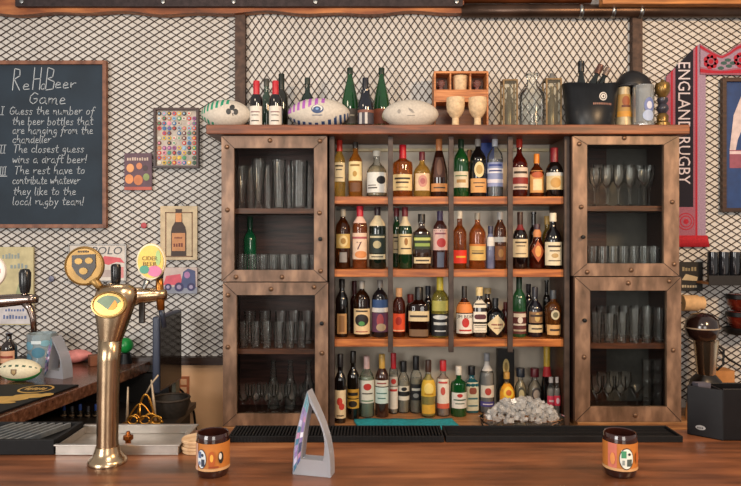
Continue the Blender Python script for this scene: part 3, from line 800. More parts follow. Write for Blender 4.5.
C('clear round-label bottle with dark red cap, behind the ice', 534.6, 368, 413, 14, 'O', 'clr', ('#5a1822', 376, 1.7), [(386, 400, None, 1.1, [('o', 0, .5, .6, .5, '#3c3638'), ('o', 0, .5, .42, .34, '#a89a8e')])], liquid=('#b2a490', 380))
C('gold-foiled black bottle with red neck ribbon', 546.8, 346, 413.5, 10.5, 'C', '#140d0d', ('#c9a83c', 366, 1.35), [(366, 376, '#b5262c', 1.4, ())])
C('small clear bottle with pink-red label, nearer the ice', 551, 377, 419, 8.5, 'T', 'clr', ('#c2b8b4', 382), [(395, 405, '#e0405e', 1.2, [('r', -.6, .6, .4, .6, '#f0c8cc')])], liquid=('#c2b8b2', 388))
C('small clear bottle with pink-red label beside the rack post', 557, 377, 420.5, 6.5, 'T', 'clr', ('#c2b8b4', 382), [(395, 405, '#e2344c', 1.2, [('o', 0, .5, .4, .3, '#f0c8cc')])], liquid=('#c2b8b2', 388))
mb = MB(); d = 3.575
mb.box(X(497, d), X(513.5, d), d - .02, d + .02, ZS, Z(349, d), paint('#0f0d0d', .4))
mb.ell(X(505.3, d), d - .0205, Z(366, d), 3.2 * S(d), 8 * S(d), paint('#c9b070', .5))
mb.ell(X(505.3, d), d - .0222, Z(366, d), 1.6 * S(d), 4.5 * S(d), paint('#8a7440', .5))
tag(mb.build('gift_carton'), 'tall black gift carton with cream oval behind the yellow-orange bottle', 'box')

# ---- ice tray, towel
d = 3.28
t = tag((lambda mb: (mb.lathe([(.001, .004), (.9, .0), (1, .012), (1.03, .05), (1.05, .052), (1.02, .046), (.97, .014), (.001, .01)], thin('#ffffff', 1, .03, .03, .2), 32, dr=.5), mb.build('serving_tray'))[1])(MB()), 'clear oval tray of ice at the end of the service counter', 'tray')
t.location = (X(522, d), d, ZS); t.scale = (.208, .208, 1)
ICE = thin('#ffffff', 1.0, .33, .1, .3)
mb = MB()
for i in range(440):
    a, r = random.uniform(0, 2 * PI), math.sqrt(random.random()) * .9
    ht = .096 * (1 - (r / .92) ** 4) + .012
    cxx, cyy = math.cos(a) * r * .198, math.sin(a) * r * .084
    cz = ZS + .030 + ht * random.uniform(.25, 1) ** .6
    s_ = random.uniform(.0065, .0125)
    M = Matrix.Translation((X(522, d) + cxx, d + cyy, cz)) @ Matrix.Rotation(random.uniform(0, 6), 4, Vector((random.random() - .5, random.random() - .5, random.random() - .5)).normalized())
    mb.box(-s_, s_, -s_ * random.uniform(.6, 1), s_, -s_, s_ * random.uniform(.6, 1), ICE, M)
o = mb.build('ice_cubes', kind='stuff'); tag(o, 'heap of clear ice cubes piled in the oval tray', 'ice')

mb = MB()
xa, xb, ya, yb = X(356, 3.3), X(457, 3.3), 3.16, 3.40
nx, ny = 30, 10
vs = []
for k in (0, 1):
    for j in range(ny + 1):
        for i in range(nx + 1):
            u, v = i / nx, j / ny
            vs.append((xa + (xb - xa) * u + .012 * math.sin(v * 5), ya + (yb - ya) * v + .004 * math.sin(u * 9), ZS + .001 + k * (.006 + .002 * math.sin(u * 23 + v * 4))))
n0 = (nx + 1) * (ny + 1)
fs = [(j * (nx + 1) + i, j * (nx + 1) + i + 1, (j + 1) * (nx + 1) + i + 1, (j + 1) * (nx + 1) + i) for j in range(ny) for i in range(nx)]
fs2 = [tuple(reversed(f)) for f in fs] + [tuple(k + n0 for k in f) for f in fs]
for i in range(nx):
    fs2 += [(i, i + 1, i + 1 + n0, i + n0), (ny * (nx + 1) + i + 1, ny * (nx + 1) + i, ny * (nx + 1) + i + n0, ny * (nx + 1) + i + 1 + n0)]
for j in range(ny):
    a, b_ = j * (nx + 1), (j + 1) * (nx + 1)
    fs2 += [(b_, a, a + n0, b_ + n0), (a + nx, b_ + nx, b_ + nx + n0, a + nx + n0)]
mb.add(vs, fs2, paint('#1f9aa6', .85, 0, .2, 60, bump=.3), True)
tag(mb.build('bar_towel'), 'folded turquoise towel on the service counter before the bottles', 'towel')

# ------------------------------------------------------------------ glassware in the cabinets
GP = {  # open profiles: outer (r, z) from foot to rim; normalised to rim radius 1 and height 1
    'pint': [(.72, 0), (.74, .02), (.86, .5), (.97, .95), (1, 1)],
    'tumbler': [(.86, 0), (.9, .03), (.98, .6), (1, 1)],
    'tulip': [(.55, 0), (.6, .03), (.36, .08), (.45, .18), (.75, .5), (1, .78), (.95, 1)],
    'mug': [(.92, 0), (.95, .04), (.97, .5), (1, 1)],
    'wine': [(.8, 0), (.75, .015), (.12, .05), (.1, .4), (.25, .46), (.85, .62), (1, .78), (.92, 1)],
    'coupe': [(.7, 0), (.65, .015), (.1, .05), (.09, .5), (.3, .56), (.9, .75), (1, 1)],
    'martini': [(.62, 0), (.58, .015), (.08, .05), (.07, .48), (.12, .5), (1, 1)],
}


def ware(kind, label, cat, px, top, w, d, z, group, name):
    R = w / 2 * S(d); H = Z(top, d) - z
    k = ('g', kind, round(R, 4), round(H, 4))
    if k not in _cache:
        out = [(r * R, q * H) for r, q in GP[kind]]
        t0 = .0018
        stem = kind in ('wine', 'coupe', 'martini', 'tulip')
        cut = {'wine': .46, 'coupe': .56, 'martini': .5, 'tulip': .12}.get(kind, 0) * H
        inn = [(max(.002, r - t0), max(q, .008)) for r, q in out if q > cut + 1e-6 or (not stem and q > .01)]
        bot = (cut + .004) if stem else .010
        prof = [(.001, 0.0005)] + out + list(reversed(inn)) + [(.001, bot)]
        mb = MB(); mb.lathe(prof, WARE, 18)
        o = mb.build(name)
        _cache[k] = o
    else:
        o = _cache[k].copy(); COL.objects.link(o)
    o.location = (X(px, d), d, z)
    tag(o, label, cat, group)


def glass_row(kind, noun, cat, name, xs, tops, w, d, z, where, group):
    for i, px in enumerate(xs):
        tp = tops[i] if isinstance(tops, (list, tuple)) else tops
        ware(kind, '%s %s from chalkboard end, %s' % (noun, ORD[i], where), cat, px, tp, w, d, z, group, name)


zA = Z(208, CD) + .0005
ZUL, ZLL, ZUR, ZLR = Z(281.5, CD) + .0185, Z(426, CD) + .0185, Z(276, CD) + .0185, Z(421.5, CD) + .0185
cab = 'chalkboard-side upper cabinet'
ware('tulip', 'tall bell-topped tulip beer glass in the chalkboard-side upper cabinet', 'glass', 258.5, 159, 14, 3.36, zA, None, 'beer_glass')
ware('tulip', 'shorter tulip beer glass at the chalkboard end of the upper cabinet shelf', 'glass', 242, 166, 12, 3.36, zA, None, 'beer_glass')
ware('pint', 'tall straight beer glass beside the tulip glass, upper cabinet shelf', 'glass', 279, 160, 14, 3.36, zA, None, 'beer_glass')
ware('mug', 'wide straight beer glass near the rack, upper cabinet shelf', 'glass', 299, 161, 18, 3.36, zA, None, 'beer_glass')
glass_row('pint', 'plain beer glass', 'glass', 'beer_glass', [251, 268, 290, 309], 166, 12, 3.5, zA, 'back row of chalkboard-side upper cabinet shelf', 'beer glasses in the upper cabinet')
glass_row('tumbler', 'tumbler', 'glass', 'tumbler_glass', [242, 252.5, 263, 273.5, 284, 294.5, 305], 254, 9.8, 3.36, ZUL, 'front row at the bottom of chalkboard-side upper cabinet', 'tumblers in the chalkboard-side upper cabinet')
glass_row('tumbler', 'tumbler', 'glass', 'tumbler_glass', [247, 258, 269, 280, 291, 302, 311], 255, 9.8, 3.48, ZUL, 'back row at the bottom of chalkboard-side upper cabinet', 'tumblers in the chalkboard-side upper cabinet')
bottle('green bottle shape imitating a reflection behind the tumblers in the upper cabinet', 250, 216.5, 13, 3.535, ZUL, 'B', '#0d5a38', ('#0f4a30', 227))  # added bottle in place of a green reflection in the cabinet glass
zA = Z(350.5, CD) + .0005
glass_row('pint', 'pint glass', 'glass', 'pint_glass', [244, 255.5, 267, 278.5, 290, 301.5], 322, 10.8, 3.34, zA, 'front row, upper shelf of chalkboard-side lower cabinet', 'pint glasses in the chalkboard-side lower cabinet')
glass_row('pint', 'tall pint glass', 'glass', 'pint_glass', [250, 265, 281, 294, 307], 311, 12, 3.47, zA, 'back row, upper shelf of chalkboard-side lower cabinet', 'pint glasses in the chalkboard-side lower cabinet')
for i, px in enumerate((273.5, 290.5, 308.5)):
    bottle('small clear carafe %s from chalkboard end in the lower cabinet' % ORD[i], px, 360, 11, 3.52, ZLL, 'K', 'clr', None, (), 'carafes in the lower cabinet', name='carafe', cat='carafe', rn=.4)
glass_row('wine', 'stemmed glass', 'glass', 'stemmed_glass', [244, 256, 268, 280, 292, 304], 385, 10.8, 3.33, ZLL, 'front row, floor of chalkboard-side lower cabinet', 'stemmed glasses in the chalkboard-side lower cabinet')
glass_row('wine', 'stemmed glass', 'glass', 'stemmed_glass', [250, 262, 274, 286, 298, 310], 383, 10.5, 3.44, ZLL, 'back row, floor of chalkboard-side lower cabinet', 'stemmed glasses in the chalkboard-side lower cabinet')
zA = Z(205.5, CD) + .0005
glass_row('wine', 'stemmed glass', 'glass', 'stemmed_glass', [594.5, 606.5, 618.5, 630.5], 168, 11.2, 3.34, zA, 'front row, shelf of scarf-side upper cabinet', 'stemmed glasses in the scarf-side upper cabinet')
ware('coupe', 'wide yellowish coupe glass on the scarf-side upper cabinet shelf', 'glass', 644, 170, 15, 3.35, zA, None, 'coupe_glass')
glass_row('wine', 'stemmed glass', 'glass', 'stemmed_glass', [598, 608.2, 618.5, 628.8, 639, 649.2], 165, 10.8, 3.46, zA, 'back row, shelf of scarf-side upper cabinet', 'stemmed glasses in the scarf-side upper cabinet')
glass_row('tumbler', 'tumbler', 'glass', 'tumbler_glass', [592, 602.5, 613, 623.5, 634, 644.5, 654.5], 246, 10, 3.34, ZUR, 'front row at the bottom of scarf-side upper cabinet', 'tumblers in the scarf-side upper cabinet')
glass_row('tumbler', 'tumbler', 'glass', 'tumbler_glass', [596, 607, 618, 629, 640, 651], 246.5, 9.8, 3.47, ZUR, 'back row at the bottom of scarf-side upper cabinet', 'tumblers in the scarf-side upper cabinet')
zA = Z(345, CD) + .0005
glass_row('pint', 'pint glass', 'glass', 'pint_glass', [596.5, 609, 621.5, 634, 646.5, 658.5], [312, 314, 313, 309, 307, 308], 11.6, 3.34, zA, 'front row, upper shelf of scarf-side lower cabinet', 'pint glasses in the scarf-side lower cabinet')
glass_row('pint', 'pint glass', 'glass', 'pint_glass', [602, 613.5, 625, 636.5, 648], 306, 12, 3.47, zA, 'back row, upper shelf of scarf-side lower cabinet', 'pint glasses in the scarf-side lower cabinet')
glass_row('wine', 'stemmed glass', 'glass', 'stemmed_glass', [596.5, 608.5, 620.5], 376, 11, 3.34, ZLR, 'front row, floor of scarf-side lower cabinet', 'stemmed glasses in the scarf-side lower cabinet')
glass_row('wine', 'stemmed glass', 'glass', 'stemmed_glass', [602, 614, 626], 372, 11, 3.46, ZLR, 'back row, floor of scarf-side lower cabinet', 'stemmed glasses in the scarf-side lower cabinet')
ware('martini', 'V-shaped martini glass low in the scarf-side lower cabinet', 'glass', 637, 386, 15, 3.33, ZLR, None, 'martini_glass')
for s_, px in enumerate((646.8, 657.5)):
    for i in range(4):
        d = 3.40
        o = None
        zz = ZLR + i * .066
        ware('tumbler', 'clear cup %s from the bottom of the %s stack, scarf-side lower cabinet' % (ORD[i], ('inner', 'outer')[s_]), 'glass', px, HY - (zz + .0655 - EYE) / S(d), 9.8, d, zz, 'stacked cups in the scarf-side lower cabinet', 'stacked_cup')
# ------------------------------------------------------------------ things on the top board
ZT = ZTOP + .0005
WHITEB, GRN, PUR, NAVY = '#ddd8cf', '#1c8a68', '#a65cb0', '#27406a'


def rugby_ball(label, px, py0, py1, w, d, zb, stripe, emblem, group='rugby balls', rz=0):
    rx = w / 2 * S(d); rz_ = (zb - Z(py0, d)) / -2
    t = thing('rugby_ball', label, 'rugby ball', (X(px, d), d, zb), rz, group)
    mb = MB()
    mb.ball((0, 0, rz_), rx, rz_, rz_, paint('#c4bcb0', .55, 0, .08, 90), 64, 60, 1.1, stripe)
    mb.build('ball_skin', t)
    em = MB()
    emblem(em, rx, rz_)
    if em.v: em.build('emblem', t)
    return t


def stripes_end(col):
    def f(u, a):
        # a: 0 front, .25 up ... ; striped shoulder over the top towards one end
        s_ = math.sin(2 * PI * a)
        if u < .58 and s_ > -.42 + 1.75 * u and (u * 30) % 2 < 1.2: return paint(col, .5, 0, .06, 120)
        if u < .36 and s_ < -.12 - 1.7 * u and (u * 30) % 2 < 1.2: return paint(col, .5, 0, .06, 120)
        return paint('#c4bcb0', .55, 0, .08, 90)
    return f


def stripes_two(u, a):
    s_ = math.sin(2 * PI * a)
    if u < .58 and s_ > -.38 + 1.7 * u and (u * 30) % 2 < 1.2: return paint(PUR, .5, 0, .06, 120)
    if u < .13 and s_ > -.2: return paint('#b878bc', .5, 0, .06, 120)
    if u > .12 and s_ < -.74 + max(0, u - .5) * 1.7 and int(u * 30) % 2 == 0: return paint(NAVY, .5, 0, .06, 120)
    return paint('#c4bcb0', .55, 0, .08, 90)


def on_ball(em, rx, r, pts, m, off=.0015):
    """a printed outline lying on the ball's face: pts in x,z from the ball's middle"""
    def p(x, z):
        q = max(.02, 1 - (x / rx) ** 2) ** 1.1
        y = -math.sqrt(max(1e-6, q * r * r - z * z)) - off
        return (x, y, z + r)
    cx_ = sum(a for a, _ in pts) / len(pts); cz_ = sum(b for _, b in pts) / len(pts)
    n, nr = len(pts), 4
    vs = [p(cx_, cz_)]
    for k in range(1, nr + 1): vs += [p(cx_ + (a - cx_) * k / nr, cz_ + (b - cz_) * k / nr) for a, b in pts]
    fs = [(0, 1 + i, 1 + (i + 1) % n) for i in range(n)]
    for k in range(nr - 1): fs += [(1 + k * n + i, 1 + (k + 1) * n + i, 1 + (k + 1) * n + (i + 1) % n, 1 + k * n + (i + 1) % n) for i in range(n)]
    em.add(vs, fs, m)


def disc_pts(cx_, cz_, a, b, n=14): return [(cx_ + a * math.cos(2 * PI * i / n), cz_ + b * math.sin(2 * PI * i / n)) for i in range(n)]


def em_clover(em, rx, r):
    m = paint('#2d2f30', .5)
    for dx, dz in ((0, .018), (-.017, -.004), (.017, -.004)):
        on_ball(em, rx, r, disc_pts(.046 + dx, .006 + dz, .0125, .0155), m)
    on_ball(em, rx, r, [(.046, -.006), (.05, -.006), (.053, -.019), (.049, -.019)], m)
    on_ball(em, rx, r, disc_pts(.05, .000, .005, .006), paint('#b9b2ae', .5), .002)


def em_thistle(em, rx, r):
    m = paint('#2b4672', .5)
    on_ball(em, rx, r, disc_pts(-.002, .01, .031, .022, 20), m)
    on_ball(em, rx, r, disc_pts(-.002, .014, .026, .0165, 20), paint('#d9d5cf', .5), .002)
    on_ball(em, rx, r, disc_pts(-.004, .009, .020, .015, 12), m, .0025)
    on_ball(em, rx, r, disc_pts(-.003, .011, .009, .006, 12), paint('#7a9cc8', .5), .003)
    on_ball(em, rx, r, [(-.028, -.019), (.022, -.019), (.022, -.0225), (-.028, -.0225)], m)


def em_grey(em, rx, r):
    m = paint('#8f8982', .5)
    on_ball(em, rx, r, [(-.016, .022), (.004, .012), (.016, -.004), (.008, -.006), (-.004, .002), (-.012, .010)], m)
    on_ball(em, rx, r, [(-.02, -.017), (.018, -.017), (.018, -.02), (-.02, -.02)], m)
    on_ball(em, rx, r, disc_pts(-.062, .004, .008, .011), m)


BT = 3.36
rugby_ball('white rugby ball with green end stripes and a dark clover emblem', 226, 100, 125, 50, BT, ZT, stripes_end(GRN), em_clover, 'rugby balls on the top board')
rugby_ball('white rugby ball with purple and navy stripes and blue round emblem', 319, 98.5, 125, 62, BT, ZT, stripes_two, em_thistle, 'rugby balls on the top board')
rugby_ball('plain greyish white rugby ball with faint grey emblem', 410.5, 100, 125, 56, BT, ZT, None, em_grey, 'rugby balls on the top board')

GT = 'wine and champagne bottles on the top board'
WL = [(107, 126, '#d8d2c8', 1.2, [('r', -.6, .6, .66, .72, '#8a6a6a'), ('r', -.45, .45, .5, .54, INK), ('r', -.5, .5, .2, .25, INK)])]
def TB(label, px, top, w, kind, glass, cap=None, labels=(), d=BT, **k): bottle(label, px, top, w, d, ZT, kind, glass, cap, labels, GT, **k)
TB('red-capped wine bottle with white label beside the clover ball', 256.5, 81, 13, 'B', '#100c0d', ('#b8222f', 95, 1.25), WL)
TB('red-capped wine bottle with white label beside the purple-striped ball', 275.5, 81, 13, 'B', '#100c0d', ('#b8222f', 95, 1.25), WL)
TB('slim grey-green bottle between and behind the two red-capped wines', 266.5, 79, 10, 'B', '#2f4438', ('#3a3a34', 86, 1.2), d=3.5)
TB('dark olive wine bottle behind the second red-capped wine', 281.5, 74, 13, 'B', '#1a1a10', ('#16201a', 90, 1.2), d=3.52)
TB('dark bottle standing behind the purple-striped rugby ball', 307.5, 78, 13, 'B', '#14241c', ('#26302a', 84, 1.15), d=3.52)
CL = [(110, 125, '#5a5148', 1.2, [('r', -.5, .5, .5, .62, '#b5a890')])]
TB('green champagne bottle just beyond the purple-striped ball', 350, 68, 17, 'C', '#11421c', ('#12261a', 74, 1.2), CL, d=3.46)
TB('short dark bottle with pale label strips between champagnes', 365.5, 78, 16.5, 'K', '#10131f', ('#191c26', 90, 1.2), [(111, 125, '#3d3a44', 1.2, [('r', -.75, -.45, 0, 1, '#b9b6b4'), ('r', -.15, .1, 0, 1, '#c2bdb8'), ('r', -1, 1, .8, 1, '#7a4a3a')])])
TB('green champagne bottle beside the plain grey-white ball', 381.5, 68, 16.5, 'C', '#11421c', ('#12261a', 74, 1.2), [(110, 125, '#8a4a34', 1.2, [('o', .5, .5, .4, .35, '#cfc39a')])], d=3.5)

# wooden display rack
d = 3.47
OAK = wood('#8a4a20', '#d8935a', '#b8713a', rough=.45, scale=6)
xa, xb = X(434, d), X(488.5, d)
t = thing('display_box', 'wooden display box with three cubbies above two stone goblets', 'box', ((xa + xb) / 2, d, ZT))
w = (xb - xa) / 2; H = Z(71, d) - ZT
mb = MB()
for sx in (-1, 1): mb.box(sx * w - (.010 if sx > 0 else 0), sx * w + (.010 if sx < 0 else 0), 0, .12, 0, H, OAK)
mb.box(-w + .01, w - .01, 0, .12, H - .012, H, OAK); mb.box(-w + .01, w - .01, 0, .12, 0, .010, OAK)
mb.box(-w + .01, w - .01, .11, .12, .01, H - .012, wood('#4a2614', '#6e3c1e'))
mb.build('case', t, .001)
mb = MB(); mb.box(-w + .01, w - .01, .0, .11, Z(102, d) - ZT, Z(89.5, d) - ZT, OAK); mb.build('shelf', t, .001)
for px in (450.5, 470.5):
    mb = MB(); xx = X(px, d) - (xa + xb) / 2; mb.box(xx - .004, xx + .004, .002, .108, Z(89.5, d) - ZT + .0005, H - .0125, OAK); mb.build('divider', t)
zc = Z(89.5, d) + .0005
STONE = paint('#d2b792', .6, 0, .18, 60)
def cupm(px, top, z, w, dd, name, label, m, prof):
    R = w / 2 * S(dd); H = Z(top, dd) - z
    mb = MB(); mb.lathe([(.001, .0005)] + [(r * R, q * H) for r, q in prof] + [(.9 * prof[-1][0] * R, H), (.8 * prof[-1][0] * R, H * .7), (.001, H * .68)], m, 24)
    o = mb.build(name); o.location = (X(px, dd), dd, z)
    return tag(o, label, 'cup')
cupm(460, 76.5, zc, 15.5, d + .055, 'stone_cup', 'pale stone cup sitting in the middle cubby', STONE, [(.8, 0), (.85, .03), (.95, .5), (1, 1)])
for px, lab in ((442, 'small glass ornament in the cubby above the plain ball'), (478.5, 'small glass ornament in the cubby facing the ice bucket')):
    mb = MB(); mb.lathe([(.001, .0005), (.018, .0), (.012, .012), (.009, .02), (.02, .034), (.023, .046), (.015, .058), (.001, .062)], solid_glass('#b98a86', .08, .6), 16)
    o = mb.build('glass_ornament'); o.location = (X(px, d), d + .05, zc); tag(o, lab, 'ornament')
GOB = [(.60, 0), (.58, .05), (.38, .14), (.36, .34), (.62, .42), (.92, .58), (1, .78), (.97, 1)]
for px, lab in ((455.5, 'pale stone goblet beside the plain rugby ball'), (477.5, 'pale stone goblet beside the boxed glass column')):
    cupm(px, 98, ZT, 18.5, 3.35, 'stone_goblet', lab, STONE, GOB)

# boxed whisky tubes and clear decanter
GREY = paint('#8f8873', .4, .4, .25, 30)
for px0, px1, top, lab, nk in ((503, 518, 79, 'narrow gold-framed glass case beside the stone goblets', 0), (546, 562, 78, 'narrow gold-framed glass case beside the ice bucket, stopper on top', 1)):
    d = 3.40
    xa, xb = X(px0, d), X(px1, d); w = (xb - xa) / 2; H = Z(top, d) - ZT
    t = thing('display_case', lab, 'case', ((xa + xb) / 2, d, ZT))
    mb = MB(); GOLD = paint('#6e5a3c', .5, .3, .2, 30)
    for sx in (-w, w - .008):
        for sy in (0, .072): mb.box(sx, sx + .008, sy, sy + .008, .008, H - .008, GOLD)
    mb.box(-w, w, 0, .08, 0, .008, GOLD); mb.box(-w, w, 0, .08, H - .008, H, GOLD); mb.build('frame', t)
    mb = MB(); mb.box(-w + .008, w - .008, .003, .006, .008, H - .008, thin('#f0f0e8', .8, .04, .03, .15)); mb.build('pane', t)
    mb = MB(); mb.lathe([(.001, 0), (.021, 0), (.022, .01), (.022, H * .52), (.010, H * .66), (.010, H * .84), (.001, H * .85)], paint('#6d6354', .2, .2, .35, 14), 16, at=(0, .042, .008)); mb.build('bottle', t, 0, 'dull grey bottle inside the case')
    if nk:
        mb = MB(); mb.lathe([(.001, 0), (.018, 0), (.018, .012), (.013, .018), (.012, .034), (.001, .036)], paint('#7d7a76', .3, .3), 16, at=(0, .04, H)); mb.build('stopper', t)
bottle('large clear decanter standing between the two glass cases', 532, 74, 25, 3.42, ZT, 'W', 'clr', None, (), name='decanter', cat='decanter', rn=.4)

# ice bucket with bottles
d = 3.38
t = thing('ice_bucket', 'black champagne bucket with round white emblem, holding dark bottles', 'bucket', (X(590, d), d, ZT))
R0, R1, H = 22.5 * S(d), 27.5 * S(d), Z(84, d) - ZT
BB = paint('#17191d', .35, 0, .15, 20, .35)
n = 40
vs, fs = [], []
pr = [(.001, .0005), (R0, 0), (R0 * 1.02, .01), (R1, 1), (R1 - .005, 1), (R0 - .004, .014), (.001, .012)]
for r, z in pr:
    for i in range(n):
        a = 2 * PI * i / n
        zz = z
        if z == 1: zz = H * (1.0 - .13 * (.5 + .5 * math.cos(2 * a - PI)) ** 1.0) if False else H * (.90 + .10 * abs(math.cos(a)) ** 1.5)
        vs.append((r * math.cos(a), r * math.sin(a) * .8, zz))
for j in range(len(pr) - 1):
    for i in range(n):
        fs.append((j * n + i, j * n + (i + 1) % n, (j + 1) * n + (i + 1) % n, (j + 1) * n + i))
mb = MB(); mb.add(vs, fs, BB, True); mb.build('pail', t)
pf = [(R0 * .8, 0), ((R0 + R1) * .5 * .8, H * .5), (R1 * .8, H)]
zz = Z(100, d) - ZT; hb = .03
em = MB()
def bpt(x, z):
    rr = R0 + (R1 - R0) * z / H
    return (x, -math.sqrt(max(1e-6, 1 - (x / rr) ** 2)) * rr * .8 - .002, z)
def bdisc(cx_, cz_, a, m, o=0): 
    p = [bpt(cx_, cz_)] + [bpt(cx_ + a * math.cos(2 * PI * i / 18), cz_ + a * math.sin(2 * PI * i / 18)) for i in range(18)]
    em.add([(q[0], q[1] - o, q[2]) for q in p], [(0, 1 + i, 1 + (i + 1) % 18) for i in range(18)], m)
cxe = X(596, d) - X(590, d)
bdisc(cxe, Z(100.5, d) - ZT, .021, paint('#d6d3cf', .5)); bdisc(cxe, Z(100.5, d) - ZT, .016, BB, .0005); bdisc(cxe, Z(100.5, d) - ZT, .012, paint('#d6d3cf', .5), .001)
em.add([bpt(cxe + a * .006, Z(100.5, d) - ZT + b_ * .007) for a, b_ in ((0, -1), (1, 0), (0, 1), (-1, 0))], [(0, 1, 2, 3)], BB)
em.v[-4:] = [(q[0], q[1] - .0015, q[2]) for q in em.v[-4:]]
for i_ in range(11):
    xa_ = cxe - .05 + i_ * .0092
    em.add([bpt(a, Z(107.5, d) - ZT + b_) for a, b_ in ((xa_, -.005), (xa_ + .006, -.005), (xa_ + .006, .005), (xa_, .005))], [(0, 1, 2, 3)], paint('#8c6459', .5))
em.build('emblem', t)
def leaning(label, px, py, ang, cap, d=3.39, L=.30, yo=0):
    """a bottle standing tilted in the bucket, its neck showing above the rim"""
    tt = thing('champagne_bottle', label, 'bottle', (X(px, d) - math.sin(ang) * L, d + yo, Z(py, d) - math.cos(ang) * L), 0, 'bottles in the black bucket')
    tt.rotation_euler = (0, ang, 0)
    mb = MB(); R = .026
    mb.lathe([(.001, 0), (R, 0), (R, L * .45), (R * .75, L * .62), (R * .45, L * .74), (.013, L * .85), (.013, L * .93), (.001, L * .93)], dark_glass('#0f1512'), 16); mb.build('glass_body', tt)
    mb = MB(); mb.lathe([(.001, L * .8), (.0165, L * .8), (.0155, L * .93), (.017, L * .94), (.016, L), (.001, L)], paint(cap, .35, .2, .15, 40), 14); mb.build('foil_cap', tt)
leaning('upright dark bottle in the bucket, beside the glass case', 578, 64, 0, '#16181b', L=.27, yo=-.05)
leaning('brown-foiled bottle leaning in the black bucket, middle of three', 601, 65, .42, '#5e3c34', L=.26, yo=.0)
leaning('grey-foiled bottle leaning beside the black cap in the bucket', 612, 66, .50, '#7c6c64', L=.22, yo=.05)
mb = MB()
mb.lathe([(.001, 0), (.9, 0), (1, .25), (.85, .7), (.4, 1), (.001, 1)], paint('#c9c6c4', .7, 0, .2, 40), 20)
o = mb.build('napkin'); o.scale = (.050, .028, .035); o.location = (X(593.5, 3.32), 3.318, Z(93.5, 3.32)); tag(o, 'crumpled white napkin tucked in the black bucket rim', 'napkin')

# can, mug, black cap, trophy
d = 3.36
t = thing('bar_tin', 'tapered yellowish tin with orange design beside the black bucket', 'tin', (X(625, d), d + .02, ZT))
mb = MB(); h = Z(87, d) - ZT
mb.lathe([(.001, 0), (8.5 * S(d), 0), (8.3 * S(d), .01), (6.2 * S(d), h - .012), (6.4 * S(d), h - .008), (6.0 * S(d), h), (.001, h)], paint('#a89a7c', .4, .2, .15, 30), 24); mb.build('tin', t)
lm = label_mb([(8.5 * S(d), 0), (6.2 * S(d), h)], h * .28, h * .82, 1.2, '#a5834c', [('o', 0, .7, .45, .22, '#8c4a26'), ('r', -1, 1, 0, .25, '#c08a34'), ('r', -.5, .5, .42, .52, '#5a2a1c')], 2, 1); lm.build('paper_label', t)
d = 3.33
t = thing('beer_stein', 'heavy dimpled clear glass mug with blue crest under the cap', 'mug', (X(643.3, d), d, ZT))
R = 10.3 * S(d); h = Z(86, d) - ZT
mb = MB(); mb.lathe([(.001, .0005), (R * .96, 0), (R, .015), (R, h * .8), (R * .96, h), (R * .88, h), (R * .85, .03), (.001, .024)], thin('#e4e8ea', 1, .2, .05, .4), 16, smooth=False); mb.build('glass_body', t)
label_mb([(R, 0), (R, h)], h * .1, h * .75, .9, None, [('o', .2, .62, .55, .28, '#6272a8'), ('o', .1, .25, .6, .2, '#9fb0d0'), ('o', .2, .62, .3, .14, '#c2c8dc')], 2, 1).build('crest', t)
mb = MB(); mb.tube([(R * .9, 0, h * .82), (R * 1.45, 0, h * .78), (R * 1.6, 0, h * .5), (R * 1.4, 0, h * .22), (R * .95, 0, h * .15)], .007, thin('#e4e8ea', 1, .2, .05, .4), 8)
hd = mb.build('handle', t); hd.rotation_euler = (0, 0, R_(115))
# cap draped over tin and mug
d = 3.35
t = thing('peaked_cap', 'black peaked cap resting on the tin and glass mug', 'cap', (X(640, d), d + .085, Z(86.3, d) + .001), R_(40))
mb = MB()
vs, fs = [], []
n, k = 32, 8
for j in range(k + 1):
    ph = j / k * PI / 2
    for i in range(n):
        a = 2 * PI * i / n
        vs.append((.098 * math.cos(ph) ** .8 * math.cos(a), .09 * math.cos(ph) ** .8 * math.sin(a), .004 + .085 * math.sin(ph) * (1 - .12 * math.cos(a))))
for j in range(k):
    for i in range(n): fs.append((j * n + i, j * n + (i + 1) % n, (j + 1) * n + (i + 1) % n, (j + 1) * n + i))
fs.append(tuple(reversed(range(n))))
BLKC = paint('#121114', .5, 0, .25, 50)
mb.add(vs, fs, BLKC, True); mb.build('crown', t)
mb = MB(); mb.tube([(.098 * math.cos(a_), .091 * math.sin(a_), .008) for a_ in [2 * PI * i / 32 for i in range(33)]], .007, paint('#2b2a2c', .3), 8); mb.build('band', t)
mb = MB(); q = [(.075, -.06), (.115, -.065), (.142, -.02), (.142, .03), (.115, .065), (.08, .06)]
vs = [(x, y, .010 - (x - .075) * .75) for x, y in q] + [(x, y, .015 - (x - .075) * .75) for x, y in q]
mb.add(vs, [tuple(reversed(range(6))), tuple(range(6, 12))] + [(i, (i + 1) % 6, (i + 1) % 6 + 6, i + 6) for i in range(6)], BLKC); mb.build('peak', t)
d = 3.33
t = thing('brass_trophy', 'small tiered brass and black trophy beside the hanging scarf', 'trophy', (X(662.5, d), d, ZT))
r = 7.2 * S(d); h = Z(80, d) - ZT
GOLDM = paint('#7d6236', .3, .7, .3, 30)
mb = MB(); mb.lathe([(.001, 0), (r, 0), (r, h * .10), (r * .75, h * .13), (r * .8, h * .25), (r * .55, h * .3), (.001, h * .31)], GOLDM, 18); mb.build('base', t)
mb = MB(); mb.lathe([(.001, h * .305), (r * .5, h * .305), (r * .8, h * .38), (r * .8, h * .44), (r * .5, h * .5), (r * .75, h * .56), (r * .7, h * .62), (.001, h * .63)], paint('#3a3944', .3, .3, .3, 30), 18); mb.build('stem', t)
